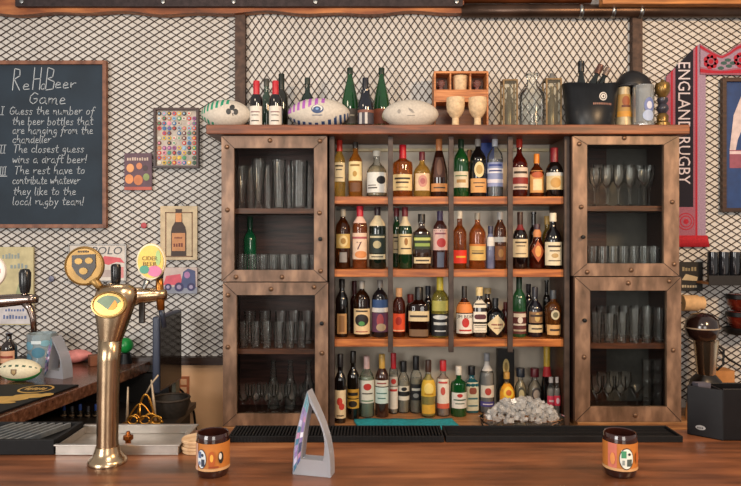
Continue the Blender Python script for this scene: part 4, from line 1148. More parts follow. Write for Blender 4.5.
mb = MB(); mb.lathe([(.001, h * .63), (r * .45, h * .63), (r * .95, h * .74), (r * 1.02, h * .86), (r * .9, h * .93), (r * .3, h * .97), (r * .25, h), (.001, h)], GOLDM, 18); mb.build('bowl', t)

# ------------------------------------------------------------------ hung on the mesh
YP = YW - .0135
DP = 3.62


def panel(name, label, cat, px0, px1, py0, py1, th=.014, group=None):
    xa, xb, za, zb = X(px0, DP), X(px1, DP), Z(py1, DP), Z(py0, DP)
    t = thing(name, label, cat, ((xa + xb) / 2, YP, za), 0, group)
    return t, (xb - xa) / 2, zb - za, (lambda px: X(px, DP) - (xa + xb) / 2), (lambda py: Z(py, DP) - za)


def frame_part(t, w, h, fw, th, m):
    mb = MB()
    O = [(-w, 0), (w, 0), (w, h), (-w, h)]; I = [(-w + fw, fw), (w - fw, fw), (w - fw, h - fw), (-w + fw, h - fw)]
    for i in range(4):
        j = (i + 1) % 4
        mb.prism([O[i], O[j], I[j], I[i]], -th, 0, m)
    mb.build('frame', t, .001)


# chalkboard
t, w, h, lx, lz = panel('chalkboard', 'framed black chalkboard with handwritten beer game rules', 'chalkboard', -14, 107, 61, 228)
frame_part(t, w, h, .021, .03, wood('#5e3826', '#94634a', rough=.5, scale=6, stretch=(4, 4, 4)))
mb = MB(); mb.box(-w + .02, w - .02, -.014, -.002, .02, h - .02, paint('#22303d', .75, 0, .22, 4)); mb.build('slate', t)
GLY = {
 'a': (1.0, [[(.8, .85), (.5, 1), (.15, .75), (.1, .3), (.4, 0), (.75, .3), (.8, .95), (.8, .2), (1, 0)]]),
 'b': (.95, [[(.1, 1.8), (.1, 0), (.5, 0), (.8, .35), (.7, .9), (.3, .95), (.1, .6)]]),
 'c': (.85, [[(.75, .8), (.45, 1), (.1, .6), (.2, .1), (.5, 0), (.8, .2)]]),
 'd': (1.0, [[(.8, .8), (.4, 1), (.1, .5), (.3, 0), (.7, .2), (.85, 1.8), (.8, .1), (1, 0)]]),
 'e': (.85, [[(.1, .5), (.7, .6), (.6, .95), (.3, 1), (.1, .5), (.25, .05), (.8, .15)]]),
 'f': (.7, [[(.85, 1.6), (.65, 1.8), (.45, 1.5), (.3, 0), (.15, -.6)], [(.1, .9), (.7, .95)]]),
 'g': (.95, [[(.8, .85), (.45, 1), (.12, .6), (.3, .15), (.75, .4), (.85, .95), (.7, -.5), (.4, -.75), (.1, -.5)]]),
 'h': (.98, [[(.15, 1.8), (.1, 0), (.15, .6), (.5, 1), (.75, .8), (.75, .1), (.95, 0)]]),
 'i': (.42, [[(.15, 1), (.15, .1), (.35, 0)], [(.15, 1.35), (.2, 1.45)]]),
 'k': (.85, [[(.1, 1.8), (.1, 0)], [(.7, 1), (.12, .5), (.8, 0)]]),
 'l': (.42, [[(.15, 1.8), (.12, .2), (.35, 0)]]),
 'm': (1.25, [[(.1, 1), (.1, 0), (.15, .7), (.4, 1), (.55, .8), (.55, 0), (.6, .7), (.85, 1), (1, .8), (1, .1), (1.2, 0)]]),
 'n': (.95, [[(.1, 1), (.1, 0), (.15, .6), (.45, 1), (.7, .8), (.7, .1), (.9, 0)]]),
 'o': (.92, [[(.45, 1), (.12, .6), (.2, .1), (.5, 0), (.8, .35), (.7, .85), (.45, 1)]]),
 'r': (.75, [[(.1, 1), (.15, 0), (.2, .6), (.45, .95), (.7, .95)]]),
 's': (.78, [[(.7, .85), (.4, 1), (.15, .75), (.6, .4), (.6, .1), (.3, 0), (.1, .15)]]),
 't': (.72, [[(.35, 1.6), (.3, .2), (.5, 0), (.7, .1)], [(.05, 1.05), (.7, 1.1)]]),
 'u': (.98, [[(.1, 1), (.12, .2), (.4, 0), (.7, .3), (.72, 1), (.75, .15), (.95, 0)]]),
 'v': (.75, [[(.05, 1), (.35, 0), (.7, 1)]]),
 'w': (1.08, [[(.05, 1), (.25, 0), (.5, .8), (.75, 0), (1, 1)]]),
 'y': (.85, [[(.1, 1), (.4, .2)], [(.75, 1), (.4, -.1), (.1, -.7)]]),
 'R': (1.05, [[(.15, 0), (.2, 1.8), (.8, 1.7), (.85, 1.2), (.25, .9), (.95, 0)]]),
 'H': (1.05, [[(.15, 1.9), (.15, 0)], [(.85, 1.9), (.85, 0)], [(.15, .9), (.85, .95)]]),
 'B': (1.05, [[(.2, 0), (.2, 1.9), (.75, 1.7), (.7, 1.1), (.25, .95), (.9, .7), (.85, .1), (.2, 0)]]),
 'G': (1.15, [[(1, 1.5), (.6, 1.8), (.15, 1.2), (.15, .4), (.6, 0), (1, .4), (1, .85), (.6, .8)]]),
 'T': (1.0, [[(.05, 1.75), (1, 1.8)], [(.5, 1.8), (.45, 0)]]),
 'I': (.6, [[(.3, 1.8), (.3, 0)], [(.05, 1.8), (.55, 1.8)], [(.05, 0), (.55, 0)]]),
 '!': (.4, [[(.2, 1.8), (.15, .5)], [(.12, .1), (.14, 0)]]), ' ': (.62, []),
}


def chalk(mb, s_, xa, xb, zb, xh, sw, m, y):
    W = sum(GLY[c][0] + .08 for c in s_)
    sx = (xb - xa) / W
    x = xa
    for c in s_:
        adv, st = GLY[c]
        dz = random.uniform(-.06, .06) * xh
        for pl in st:
            P = [(x + (a + .12 * b_) * sx, zb + b_ * xh + dz) for a, b_ in pl]
            for (ax, az), (bx, bz) in zip(P, P[1:]):
                L = math.hypot(bx - ax, bz - az) or 1e-6
                ux, uz = (bx - ax) / L * sw * .4, (bz - az) / L * sw * .4
                nx, nz = -uz * 1.25, ux * 1.25
                q = [(ax - ux + nx, az - uz + nz), (bx + ux + nx, bz + uz + nz), (bx + ux - nx, bz + uz - nz), (ax - ux - nx, az - uz - nz)]
                mb.add([(u, y, v) for u, v in q], [(0, 3, 2, 1)], m)
        x += (adv + .08) * sx


CH = paint('#b9c0c6', .9, 0, .1, 300)
mb = MB()
ps = S(DP)
chalk(mb, 'e', lx(21.5), lx(30), lz(90), 6 * ps, .004, CH, -.0152)
chalk(mb, 'H', lx(31), lx(42), lz(90), 11.5 * ps, .0042, CH, -.0152)
chalk(mb, 'a', lx(40), lx(46), lz(90), 6 * ps, .0042, CH, -.0152)
chalk(mb, 'B', lx(43), lx(56), lz(90), 12 * ps, .0042, CH, -.0152)
chalk(mb, 'eer', lx(54), lx(76), lz(88.5), 6 * ps, .0042, CH, -.0152)
chalk(mb, 'R', lx(11), lx(21), lz(90), 12 * ps, .0045, CH, -.0152)
chalk(mb, 'Game', lx(28), lx(66), lz(104), 6.4 * ps, .004, CH, -.0152)
for s_, a, b_, y in (('I', 0, 4, 115), ('Guess the number of', 9, 94, 114.5), ('the beer bottles that', 12, 93, 125), ('are hanging from the', 12, 93, 134), ('chandelier', 12, 51, 143),
                     ('II', -1, 5.5, 153), ('The closest guess', 13, 84, 152.5), ('wins a draft beer!', 12, 87, 163), ('III', -1, 6, 175), ('The rest have to', 14, 85, 174),
                     ('contribute whatever', 12, 80, 184), ('they like to the', 13, 76, 195), ('local rugby team!', 12, 84, 205)):
    chalk(mb, s_, lx(a), lx(b_), lz(y), 4.5 * ps, .0034, CH, -.0152)
mb.add([(lx(-2), -.0152, lz(176.5)), (lx(7), -.0152, lz(176.5)), (lx(7), -.0152, lz(175.8)), (lx(-2), -.0152, lz(175.8))], [(0, 1, 2, 3)], CH)
mb.build('chalk_lettering', t, 0, 'white chalk handwriting')

# framed cap collection
t, w, h, lx, lz = panel('framed_collection', 'dark-framed picture crowded with small colourful bottle caps', 'picture', 154, 199, 108, 168)
frame_part(t, w, h, .013, .028, wood('#2a1714', '#4a2a22'))
mb = MB(); mb.box(-w + .012, w - .012, -.010, -.002, .012, h - .012, paint('#b9aca0', .6, 0, .2, 25)); mb.build('backing', t)
pal = ['#c43a32', '#d8b23a', '#3a6a9a', '#d9d2c4', '#2f2a2a', '#8a4a8a', '#3a8a5a', '#b87a4a', '#d98aa0', '#8fb0c4', '#6a2a2a', '#c9c0b0']
k = 0
for j in range(11):
    for i in range(8):
        if random.random() < .12: continue
        mb = MB(); hx = random.choice(pal)
        if j < 3 and random.random() < .6: hx = random.choice(['#c43a32', '#d8b23a', '#e08a2a', '#1f5a3a'])
        mb.lathe([(.001, 0), (.0125, 0), (.0105, .005), (.001, .006)], paint(hx, .4, .1, .1, 90), 9, M=Matrix.Translation((-w + .028 + i * (2 * w - .056) / 7, -.0101, .030 + j * (h - .06) / 10)) @ Matrix.Rotation(PI / 2, 4, 'X'))
        mb.ell(-w + .028 + i * (2 * w - .056) / 7, -.0158, .030 + j * (h - .06) / 10, .005, .006, paint(random.choice(pal), .4, .1, .1, 90), 8)
        mb.build('bottle_cap', t)

POSTER = lambda hx: paint(hx, .55, 0, .12, 25)
t, w, h, lx, lz = panel('tin_sign', 'small purple-brown poster of orange barrels beneath the chalkboard corner', 'poster', 124, 151.5, 153, 190)
mb = MB(); mb.box(-w, w, -.012, 0, 0, h, POSTER('#5e4450'))
mb.marks(0, -.012, lz(158.5), 1.6 * w, .022, POSTER('#cdb7a8'), 9)
for cx_, cz_, a, hx in ((130, 168, 3.8, '#d99a66'), (139, 166, 3, '#c9805a'), (129, 179, 4.2, '#d98e58'), (138, 180, 4.6, '#c87a4c'), (146, 177, 3.2, '#8a9a62'), (145, 168, 2.6, '#4a3a3c')):
    mb.ell(lx(cx_), -.0121, lz(cz_), a * ps, a * 1.15 * ps, POSTER(hx), 14)
mb.box(-w, w, -.0135, -.012, 0, .018, POSTER('#b0584a'))
mb.build('plate', t, .001)

t, w, h, lx, lz = panel('tin_sign', 'cream poster of a brown whiskey bottle hung on the mesh', 'poster', 160, 197, 206, 260)
mb = MB(); mb.box(-w, w, -.012, 0, 0, h, POSTER('#cdb794')); mb.build('plate', t, .001)
mb = MB()
a, b_ = lx(165), lx(192.5); c0, c1 = lz(257), lz(212)
for q in ((a, b_, c0, c0 + .006), (a, b_, c1 - .006, c1), (a, a + .006, c0, c1), (b_ - .006, b_, c0, c1)):
    mb.box(q[0], q[1], -.0135, -.012, q[2], q[3], POSTER('#7d5a3c'))
bx = lx(178.5)
prof = [(7.6, 256), (7.6, 232), (6.6, 227), (3.6, 222), (3.1, 211), (3.4, 209)]
poly = [(bx + r * ps, lz(y)) for r, y in prof] + [(bx - r * ps, lz(y)) for r, y in reversed(prof)]
mb.prism(poly, -.0145, -.012, POSTER('#3f2a1e'))
mb.box(bx - 6.6 * ps, bx + 6.6 * ps, -.016, -.0145, lz(251), lz(233), POSTER('#c98a5a'))
mb.box(bx - 3 * ps, bx + 3 * ps, -.016, -.0145, lz(222), lz(213), POSTER('#d9935c'))
mb.marks(bx, -.016, lz(244.5), 10 * ps, .026, POSTER('#6e2f22'), 4)
mb.marks(bx, -.016, lz(237.5), 8 * ps, .012, POSTER('#6e2f22'), 6)
mb.build('printed_bottle', t)
mb = MB(); mb.tube([(lx(178.5) - .03, -.002, h - .0), (lx(178.5), -.004, h + .028), (lx(178.5) + .03, -.002, h)], .002, BLACKM, 6); mb.build('hanging_wire', t)

t, w, h, lx, lz = panel('tin_sign', 'small pale plate showing a pink and blue vintage car', 'poster', 161, 197, 267.5, 293.5)
mb = MB(); mb.box(-w, w, -.012, 0, 0, h, POSTER('#c9b4ac')); mb.build('plate', t, .001)
mb = MB()
mb.box(-w, w, -.0128, -.012, 0, lz(287), POSTER('#8f92a0'))
mb.prism([(lx(163), lz(285)), (lx(166), lz(276)), (lx(180), lz(274)), (lx(183), lz(285))][::-1][::-1], -.0135, -.012, POSTER('#d65a6a'))
mb.prism([(lx(180), lz(288)), (lx(183), lz(272)), (lx(188), lz(268.5)), (lx(195), lz(271)), (lx(195.5), lz(288))], -.014, -.012, POSTER('#4d557c'))
for cx_, r_ in ((168, 3.4), (179, 4.6), (191, 4)):
    mb.ell(lx(cx_), -.014, lz(287), r_ * ps, r_ * ps, POSTER('#3a3560'), 16); mb.ell(lx(cx_), -.0156, lz(287), r_ * .5 * ps, r_ * .5 * ps, POSTER('#a89ab8'), 12)
mb.ell(lx(187), -.014, lz(275), 3 * ps, 3.4 * ps, POSTER('#b07aa8'), 12)
mb.build('printed_car', t)

t, w, h, lx, lz = panel('tin_sign', 'grey-framed sign with dark POLO lettering behind the oval tap badge', 'sign', 68, 126, 244, 281.5)
frame_part(t, w, h, .007, .014, paint('#8c8884', .4, .5, .1, 30))
mb = MB(); mb.box(-w + .006, w - .006, -.009, -.001, .006, h - .006, POSTER('#d3cbc2')); mb.build('plate', t)
mb = MB(); mb.text('POLO', lx(106), -.0095, lz(250.5), .042, POSTER('#4a4d55'), w=30 * ps, shear=.2)
mb.prism([(lx(98), lz(262)), (lx(104), lz(256)), (lx(120), lz(258)), (lx(124), lz(263)), (lx(116), lz(262)), (lx(108), lz(265))], -.0105, -.009, POSTER('#cf5a62'))
mb.box(lx(118), lx(123), -.0105, -.009, lz(278), lz(267), POSTER('#d98a8a')); mb.box(lx(100), lx(114), -.0105, -.009, lz(277), lz(270), POSTER('#b9a8a4'))
mb.build('printing', t)

t, w, h, lx, lz = panel('tin_sign', 'yellowish beer sign partly behind the chrome tap', 'sign', -12, 33, 247, 325)
mb = MB(); mb.box(-w, w, -.012, 0, 0, h, POSTER('#c3b78c')); mb.box(-w, w, -.0135, -.012, lz(324), lz(305), POSTER('#c9c4c6'))
mb.marks(lx(11), -.012, lz(256), 18 * ps, .030, POSTER('#8f9a98'), 6, seed=2)
mb.marks(lx(19), -.012, lz(266), 18 * ps, .028, POSTER('#8f9a98'), 5, seed=3)
mb.marks(lx(15), -.0135, lz(310), 20 * ps, .016, POSTER('#5a6a96'), 7, seed=4)
mb.marks(lx(15), -.0135, lz(317), 24 * ps, .022, POSTER('#5a6a96'), 8, seed=5)
mb.prism([(lx(14), lz(300)), (lx(18), lz(284)), (lx(24), lz(290)), (lx(27), lz(300))], -.0135, -.012, POSTER('#9aa07a'))
mb.build('plate', t, .001)
for px, py, hx, lab in ((142.8, 225.5, '#b0303a', 'small red round badge stuck on the mesh'), (50, 279, '#6a6a80', 'small grey round badge stuck on the mesh')):
    mb = MB(); mb.lathe([(.001, 0), (.017, 0), (.015, .004), (.001, .006)], paint(hx, .4), 16, M=Matrix.Translation((X(px, DP), YP, Z(py, DP))) @ Matrix.Rotation(PI / 2, 4, 'X'))
    tag(mb.build('round_badge'), lab, 'badge')

# scarf
t = thing('scarf', 'pink and navy rugby scarf with ENGLAND RUGBY lettering draped on the mesh', 'scarf', (X(690, DP), YP - .002, Z(247, DP)))
sx = lambda px: X(px, DP) - X(690, DP)
sz = lambda py: Z(py, DP) - Z(247, DP)
PINK, NV, RD, MAUVE = paint('#965a6c', .85, 0, .15, 150, bump=.2), paint('#120e1e', .85, 0, .2, 150, bump=.2), paint('#a81e32', .85, 0, .15, 150, bump=.2), paint('#9a8298', .85, 0, .15, 150, bump=.2)
mb = MB()
def vs_(pa, pb, top_a, top_b, bot, m, y=-.006):
    mb.prism([(sx(pa), sz(bot)), (sx(pb), sz(bot)), (sx(pb), sz(top_b)), (sx(pa), sz(top_a))], y, 0, m)
tp = lambda px: 75 - (px - 668) * 31 / 31
vs_(667, 671.5, tp(667), tp(671.5), 236, PINK); vs_(671.5, 673.5, tp(671.5), tp(673.5), 236, RD, -.0065); vs_(673.5, 676, tp(673.5), tp(676), 236, PINK)
vs_(676, 694, tp(676), tp(694), 207, NV); vs_(676, 694, 207, 207, 236, PINK)
vs_(694, 696.2, tp(694), tp(696.2), 236, PINK); vs_(696.2, 698.2, tp(696.2), tp(698.2), 236, RD, -.0065); vs_(698.2, 700.5, tp(698.2), 43.5, 236, MAUVE)
vs_(700.5, 706.5, 43.5, 47.5, 236, MAUVE)
for r_, m_ in ((8.6, RD), (7.6, PINK), (6, RD), (5, PINK), (2.6, RD)):
    mb.ell(sx(686.5), -.006 - (9 - r_) * .0003, sz(221.5), r_ * ps, r_ * ps, m_, 24, .001)
vv, ff, W = tmesh('ENGLAND RUGBY')
LX = sx(685) ; LEN = sz(62) - sz(184)
mb.add([(LX + (b_ - .5) * 12 * ps, -.0066, sz(62) - a / W * LEN) for a, b_ in vv], ff, paint('#cfc4cc', .85, 0, .1, 150))
mb.build('hanging_end', t)
mb = MB()
for i in range(30):
    xx = sx(677) + (sx(708) - sx(677)) * i / 29
    mb.tube([(xx - .004, -.005, sz(235.5)), (xx + .002, -.006, sz(240)), (xx + .004 + .006 * (i / 29), -.006, sz(247))], .0045, paint('#b01e2c', .8, 0, .15, 150), 6)
mb.build('fringe', t)
mb = MB()
top = [(700.5, 43.5), (706, 47), (714, 52), (722, 55.5), (730, 51), (737, 45), (748, 40), (760, 38)]
bot = [(700.5, 74), (708, 74.5), (722, 74.5), (737, 74.8), (748, 75), (760, 75)]
def band(o0, o1, m, y):
    n = 24
    def at(L, u):
        px = 700.5 + 59.5 * u
        for (a, b_), (c, e) in zip(L, L[1:]):
            if px <= c + 1e-6: return px, b_ + (e - b_) * (px - a) / (c - a)
        return L[-1]
    A = []; Bq = []
    for i in range(n + 1):
        px, yt = at(top, i / n); _, yb = at(bot, i / n)
        A.append((sx(px), sz(yt + (yb - yt) * o0))); Bq.append((sx(px), sz(yt + (yb - yt) * o1)))
    for i in range(n):
        mb.prism([Bq[i], Bq[i + 1], A[i + 1], A[i]], y, 0, m)
band(0, 1, PINK, -.012); band(.06, .14, RD, -.0125); band(.82, .94, RD, -.0125); band(.18, .76, MAUVE, -.0123)
GLF = paint('#3d5a55', .85, 0, .2, 150)
for cx_, cz_ in ((711, 61.5), (741, 60)):
    for i in range(7):
        a = 2 * PI * i / 7
        mb.ell(sx(cx_ + 4.2 * math.cos(a)), -.0126, sz(cz_ + 4.4 * math.sin(a)), 3.4 * ps, 3.4 * ps, RD, 12, .001)
    mb.ell(sx(cx_), -.0138, sz(cz_), 3.6 * ps, 3.6 * ps, PINK, 12, .0006); mb.ell(sx(cx_), -.0146, sz(cz_), 2.4 * ps, 2.4 * ps, RD, 12, .0006)
for cx_, cz_ in ((724, 63), (729, 66), (721, 68), (728, 60), (733, 63)):
    mb.ell(sx(cx_), -.0126, sz(cz_), 3.2 * ps, 1.8 * ps, GLF, 10, .001)
mb.build('draped_band', t)

# framed jersey picture
t, w, h, lx, lz = panel('framed_picture', 'dark-framed blue picture under the draped scarf band', 'picture', 721.5, 790, 78, 212)
frame_part(t, w, h, .022, .03, wood('#2a1a14', '#4a3022'))
mb = MB(); mb.box(-w + .02, w - .02, -.012, -.002, .02, h - .02, POSTER('#163a70'))
mb.prism([(lx(730), lz(150)), (lx(734), lz(115)), (lx(742), lz(95)), (lx(760), lz(85)), (lx(770), lz(100)), (lx(750), lz(110)), (lx(738), lz(140)), (lx(736), lz(150))], -.0135, -.012, POSTER('#c9b8b8'))
mb.box(lx(730), lx(788), -.0132, -.012, lz(168), lz(150), POSTER('#8a4a5c')); mb.box(lx(730), lx(788), -.0136, -.012, lz(154), lz(151), POSTER('#cdb7bb'))
mb.build('print', t)

t, w, h, lx, lz = panel('framed_picture', 'small black sign with pale lettering below the scarf fringe', 'sign', 676, 703, 262, 291)
mb = MB(); mb.box(-w, w, -.014, 0, 0, h, POSTER('#17130f')); mb.build('plate', t, .001)
mb = MB()
mb.marks(lx(690), -.014, lz(269), 15 * ps, .022, POSTER('#8f8264'), 5, seed=6)
mb.prism([(lx(682), lz(280)), (lx(686), lz(274)), (lx(698), lz(277)), (lx(697), lz(281))], -.0155, -.014, POSTER('#b9a888'))
mb.marks(lx(690), -.014, lz(286), 16 * ps, .018, POSTER('#b3a78e'), 6, seed=7)
mb.build('printing', t)

# black wall shelf with dark tumblers
d = 3.54
t = thing('wall_shelf', 'small black-fronted wall shelf under the framed blue picture', 'shelf', (X(704, d), d, Z(284, d)))
mb = MB(); L = X(790, d) - X(704, d)
mb.box(0, L, -.045, YP - d + .002, 0, .012, wood('#7a4a2a', '#b87c48')); mb.build('board', t)
mb = MB(); mb.box(0, L, -.053, -.046, -.004, Z(275, d) - Z(284, d) - .0, paint('#1d1917', .45)); mb.build('lip', t)
for i, px in enumerate((712.5, 723.5, 734.5, 745.5)):
    mb = MB(); R = 4.9 * S(d); h = Z(252, d) - (Z(284, d) + .0125)
    mb.lathe([(.001, .0005), (R * .9, 0), (R, .01), (R, h), (R - .003, h), (R - .003, .01), (.001, .008)], paint('#1c1d22', .08, .1, .2, 20, .6, .5), 18)
    o = mb.build('dark_tumbler'); o.location = (X(px, d), d, Z(284, d) + .0125)
    tag(o, 'glossy black tumbler %s from the scarf end of the wall shelf' % ORD[i], 'glass', 'black tumblers on the wall shelf')

# paper rolls
d = 3.58
t = thing('paper_roll_holder', 'pale paper rolls held sideways below the small black sign', 'paper roll', (X(690, d), d, Z(303, d)))
mb = MB(); PAP = paint('#d0a878', .8, 0, .1, 40)
r_ = 8.0 * S(d)
mb.lathe([(.001, 0), (r_, 0), (r_, 15 * S(d)), (r_ * .8, 15.5 * S(d)), (r_ * .85, 21 * S(d)), (.001, 21 * S(d))], PAP, 20, M=Matrix.Translation((-8 * S(d), 0, 0)) @ Matrix.Rotation(PI / 2, 4, 'Y')); mb.build('roll', t)
mb = MB(); mb.box(-9 * S(d), 15 * S(d), .0, YP - d + .001, -.006, .006, BLACKM); mb.build('bracket', t)

# blender
d = 3.42
t = thing('blender', 'metal-jar blender with dark domed lid beside the cabinet', 'blender', (X(706, d), d, ZS))
zz = lambda py: Z(py, d) - ZS
mb = MB(); mb.lathe([(.001, 0), (17 * S(d), 0), (17 * S(d), .02), (14.5 * S(d), zz(388)), (13 * S(d), zz(380)), (8 * S(d), zz(374)), (.001, zz(374))], paint('#1a1512', .3, .1, .2, 30), 24, sq=3.2); mb.build('base', t)
mb = MB(); mb.lathe([(.001, zz(374)), (8.4 * S(d), zz(374)), (8.8 * S(d), zz(372)), (11.6 * S(d), zz(342)), (12 * S(d), zz(340)), (.001, zz(340))], paint('#dcc8aa', .2, 1, .1, 10), 28); mb.build('jar', t, 0, 'polished metal jar')
mb = MB(); mb.tube([(.062, -.01, zz(346)), (.085, -.015, zz(350)), (.082, -.015, zz(364)), (.05, -.01, zz(370))], .006, BLACKM, 8); mb.build('handle', t)
mb = MB(); mb.lathe([(.001, zz(339.8)), (11 * S(d), zz(339.8)), (14.5 * S(d), zz(336)), (16.3 * S(d), zz(328)), (15 * S(d), zz(320)), (9 * S(d), zz(314)), (.001, zz(312.5))], paint('#241410', .18, .1, .3, 20, .6, .5), 28, at=(-4 * S(d), 0, 0))
mb.lathe([(16.2 * S(d), zz(328)), (16.6 * S(d), zz(328)), (16.6 * S(d), zz(326.8)), (16.2 * S(d), zz(326.8))], paint('#a8937c', .4), 28, at=(-4 * S(d), 0, 0)); mb.build('lid', t, 0, 'dark brown domed lid with pale rim')
# carton and jars
d = 3.5
mb = MB(); mb.box(X(713, d), X(738, d), d + .032, d + .13, ZS, Z(372, d), paint('#b87f48', .7, 0, .08, 30))
for i in range(4): mb.box(X(727 + i * 2.4, d), X(728.4 + i * 2.4, d), d + .031, d + .032, Z(391, d), Z(384.5, d), paint('#4a2416', .7))
tag(mb.build('cardboard_carton', None, .002), 'brown cardboard carton behind the black caddy', 'carton')
d = 3.57
t = thing('wall_bracket', 'small black round wall shelf under the dark red bowls', 'bracket', (X(739, d), d, Z(334, d)))
mb = MB(); mb.lathe([(.001, 0), (11 * S(d), 0), (13 * S(d), .012), (14 * S(d), .035), (.001, .035)], BLACKM, 24); mb.box(-.02, .02, .0, YP - d + .001, .004, .03, BLACKM); mb.build('platform', t)
for i, lab in enumerate(('dark red glass bowl at the bottom of the wall stack', 'dark red glass bowl at the top of the wall stack')):
    mb = MB(); z0_ = Z(334, d) + .0355 + i * .096; R = 11.5 * S(d)
    mb.lathe([(.001, .0), (R * .6, 0), (R * .95, .03), (R, .06), (R * 1.02, .075), (R * .9, .09), (.001, .094)], paint('#5a1c12', .1, .1, .3, 20, .6, .5), 24)
    mb.lathe([(R * 1.03, .062), (R * 1.07, .064), (R * 1.07, .085), (R * 1.0, .088)], BLACKM, 24)
    o = mb.build('glass_bowl'); o.location = (X(739, d), d, z0_); tag(o, lab, 'bowl', 'dark red bowls on the mesh')
mb = MB(); mb.tube([(X(714, 3.6), 3.615, Z(336, 3.6)), (X(718, 3.6), 3.61, Z(348, 3.6)), (X(730, 3.6), 3.612, Z(360, 3.6)), (X(748, 3.6), 3.615, Z(370, 3.6)), (X(765, 3.6), 3.615, Z(372, 3.6))], .005, BLACKM, 8)
tag(mb.build('power_cable'), 'black power cable sagging across the mesh above the carton', 'cable')
# ------------------------------------------------------------------ behind the bar, chalkboard side
# wall socket and cable
d = 3.636
t = thing('wall_socket', 'orange-brown wall socket plate beside the cabinet stack', 'socket', (X(184, d), YW - .0125, Z(395, d)))
mb = MB(); mb.box(-.030, .030, -.008, 0, 0, .105, paint('#a85a2c', .5)); mb.build('plate', t, .002)
for zc in (.03, .075):
    mb = MB(); mb.box(-.017, .017, -.0105, -.008, zc - .016, zc + .016, paint('#d9a070', .5)); mb.build('outlet', t, .001)
ZLO = .83
d = 3.22
t = thing('pos_terminal', 'dark flat till screen seen almost edge-on past the side counter', 'monitor', (X(157, 3.18), 3.345, ZLO + .0005), R_(87))
H0, H1 = Z(392, d) - ZLO, Z(316, d) - ZLO
mb = MB(); mb.box(-.16, .16, -.018, .018, H0, H1, paint('#31384a', .35, .1, .1, 20)); mb.build('screen_housing', t, .008)
mb = MB(); mb.box(-.15, .15, -.0205, -.0185, H0 + .012, H1 - .012, paint('#1c1511', .12, 0, .1, 20)); mb.build('screen', t)
mb = MB()
for i in range(9): mb.box(-.13 + i * .03, -.12 + i * .03, .0185, .0195, H0 + .05, H1 - .05, paint('#11141b', .5))
mb.build('vent', t)
mb = MB(); mb.box(.09, .15, -.012, .012, .02, H0 + .02, paint('#4a4a40', .4)); mb.build('stand', t, .004)
mb = MB(); mb.lathe([(.001, 0), (.055, 0), (.055, .010), (.045, .02), (.001, .022)], paint('#3a3a36', .4), 28, at=(.12, 0, 0)); mb.build('base', t)
mb = MB(); mb.tube([(X(176, 3.52), 3.52, Z(386, 3.52)), (X(182, 3.55), 3.55, Z(391, 3.55)), (X(189, 3.58), 3.58, Z(400, 3.58)), (X(194, 3.62), 3.62, Z(413, 3.62)), (X(197, 3.62), 3.62, Z(440, 3.62))], .006, BLACKM, 8)
tag(mb.build('power_cable'), 'black cable hanging from the till screen down the tan wall', 'cable')
# dark round basket
d = 3.28
t = thing('round_basket', 'dark round woven basket behind the gold wire stand', 'basket', (X(171, d), d, ZLO + .0005))
mb = MB()
R = 18 * S(d)
mb.lathe([(.001, 0), (R * .8, 0), (R, .05), (R * 1.02, .085), (R * .96, .09), (R * .93, .05), (R * .7, .012), (.001, .012)], paint('#241f1a', .6, 0, .3, 60, bump=.4), 26); mb.build('bowl', t)
mb = MB(); mb.tube([(R * math.cos(a_), R * math.sin(a_), .088) for a_ in [2 * PI * i / 26 for i in range(27)]], .006, paint('#34291f', .6), 8); mb.build('rim', t)

# gold wire stand
d = 3.12
t = thing('wire_stand', 'gold scrolled wire stand with upright spikes on the lower shelf', 'wire stand', (X(133, d), d, ZLO + .0005))
GW = paint('#c98f3a', .28, .9, .15, 30)
q = lambda px, py, y=0: (X(px, d) - X(133, d), y, Z(py, d) - ZLO)
mb = MB()
for a_, b_ in ((127, 0), (152, .02)): mb.lathe([(.001, 0), (.026, 0), (.024, .008), (.009, .014), (.001, .014)], GW, 16, at=(q(a_, 400)[0], b_, 0))
mb.build('foot', t)
WW = paint('#b9a58c', .4, .3, .15, 30)
mb = MB(); mb.tube([q(127, 424), q(127.5, 404), q(128, 387)], [.008, .006, .004], WW, 8); mb.build('spike', t)
mb = MB(); mb.tube([q(154, 424, .02), q(152.5, 404, .02), q(150, 381, .02)], [.008, .007, .004], WW, 8); mb.tube([q(143, 398, .02), q(150, 385, .02), q(157, 376, .02)], .0045, WW, 8); mb.build('spike', t)
mb = MB()
def arc(x0_, x1_, yb, yt, r_, y=0): mb.tube([q(x0_ + (x1_ - x0_) * i / 14, yb - (yb - yt) * math.sin(PI * i / 14), y) for i in range(15)], r_, GW, 8)
arc(129, 152, 418, 404, .0045); arc(136, 154, 418, 395, .0055, .01); arc(130, 142, 421, 414, .004, -.01); arc(140, 164, 422, 413, .006, -.015)
mb.tube([q(140, 424), q(140, 404)], .005, GW, 8)
for cx_ in (134, 146, 158): mb.tube([q(cx_ + 5 * math.cos(a_), 419 + 4 * math.sin(a_), -.02) for a_ in [2 * PI * i / 14 for i in range(15)]], .0045, GW, 8)
mb.build('scrollwork', t)
# small bottles on the lower shelf
for i, px in enumerate((64, 72, 80, 88, 96)):
    bottle('small dark bottle with blue cap %s from the beer tower, under the side counter' % ORD[4 - i], px, 404 + (i % 2) * 2, 6.5, 3.25, ZLO, 'W', '#1a1714', (('#2a4a9a', '#3a3f4a')[i % 2], 410 + (i % 2)), [(414, 422, '#6a5a48', 1.1, ())], 'small bottles under the side counter')

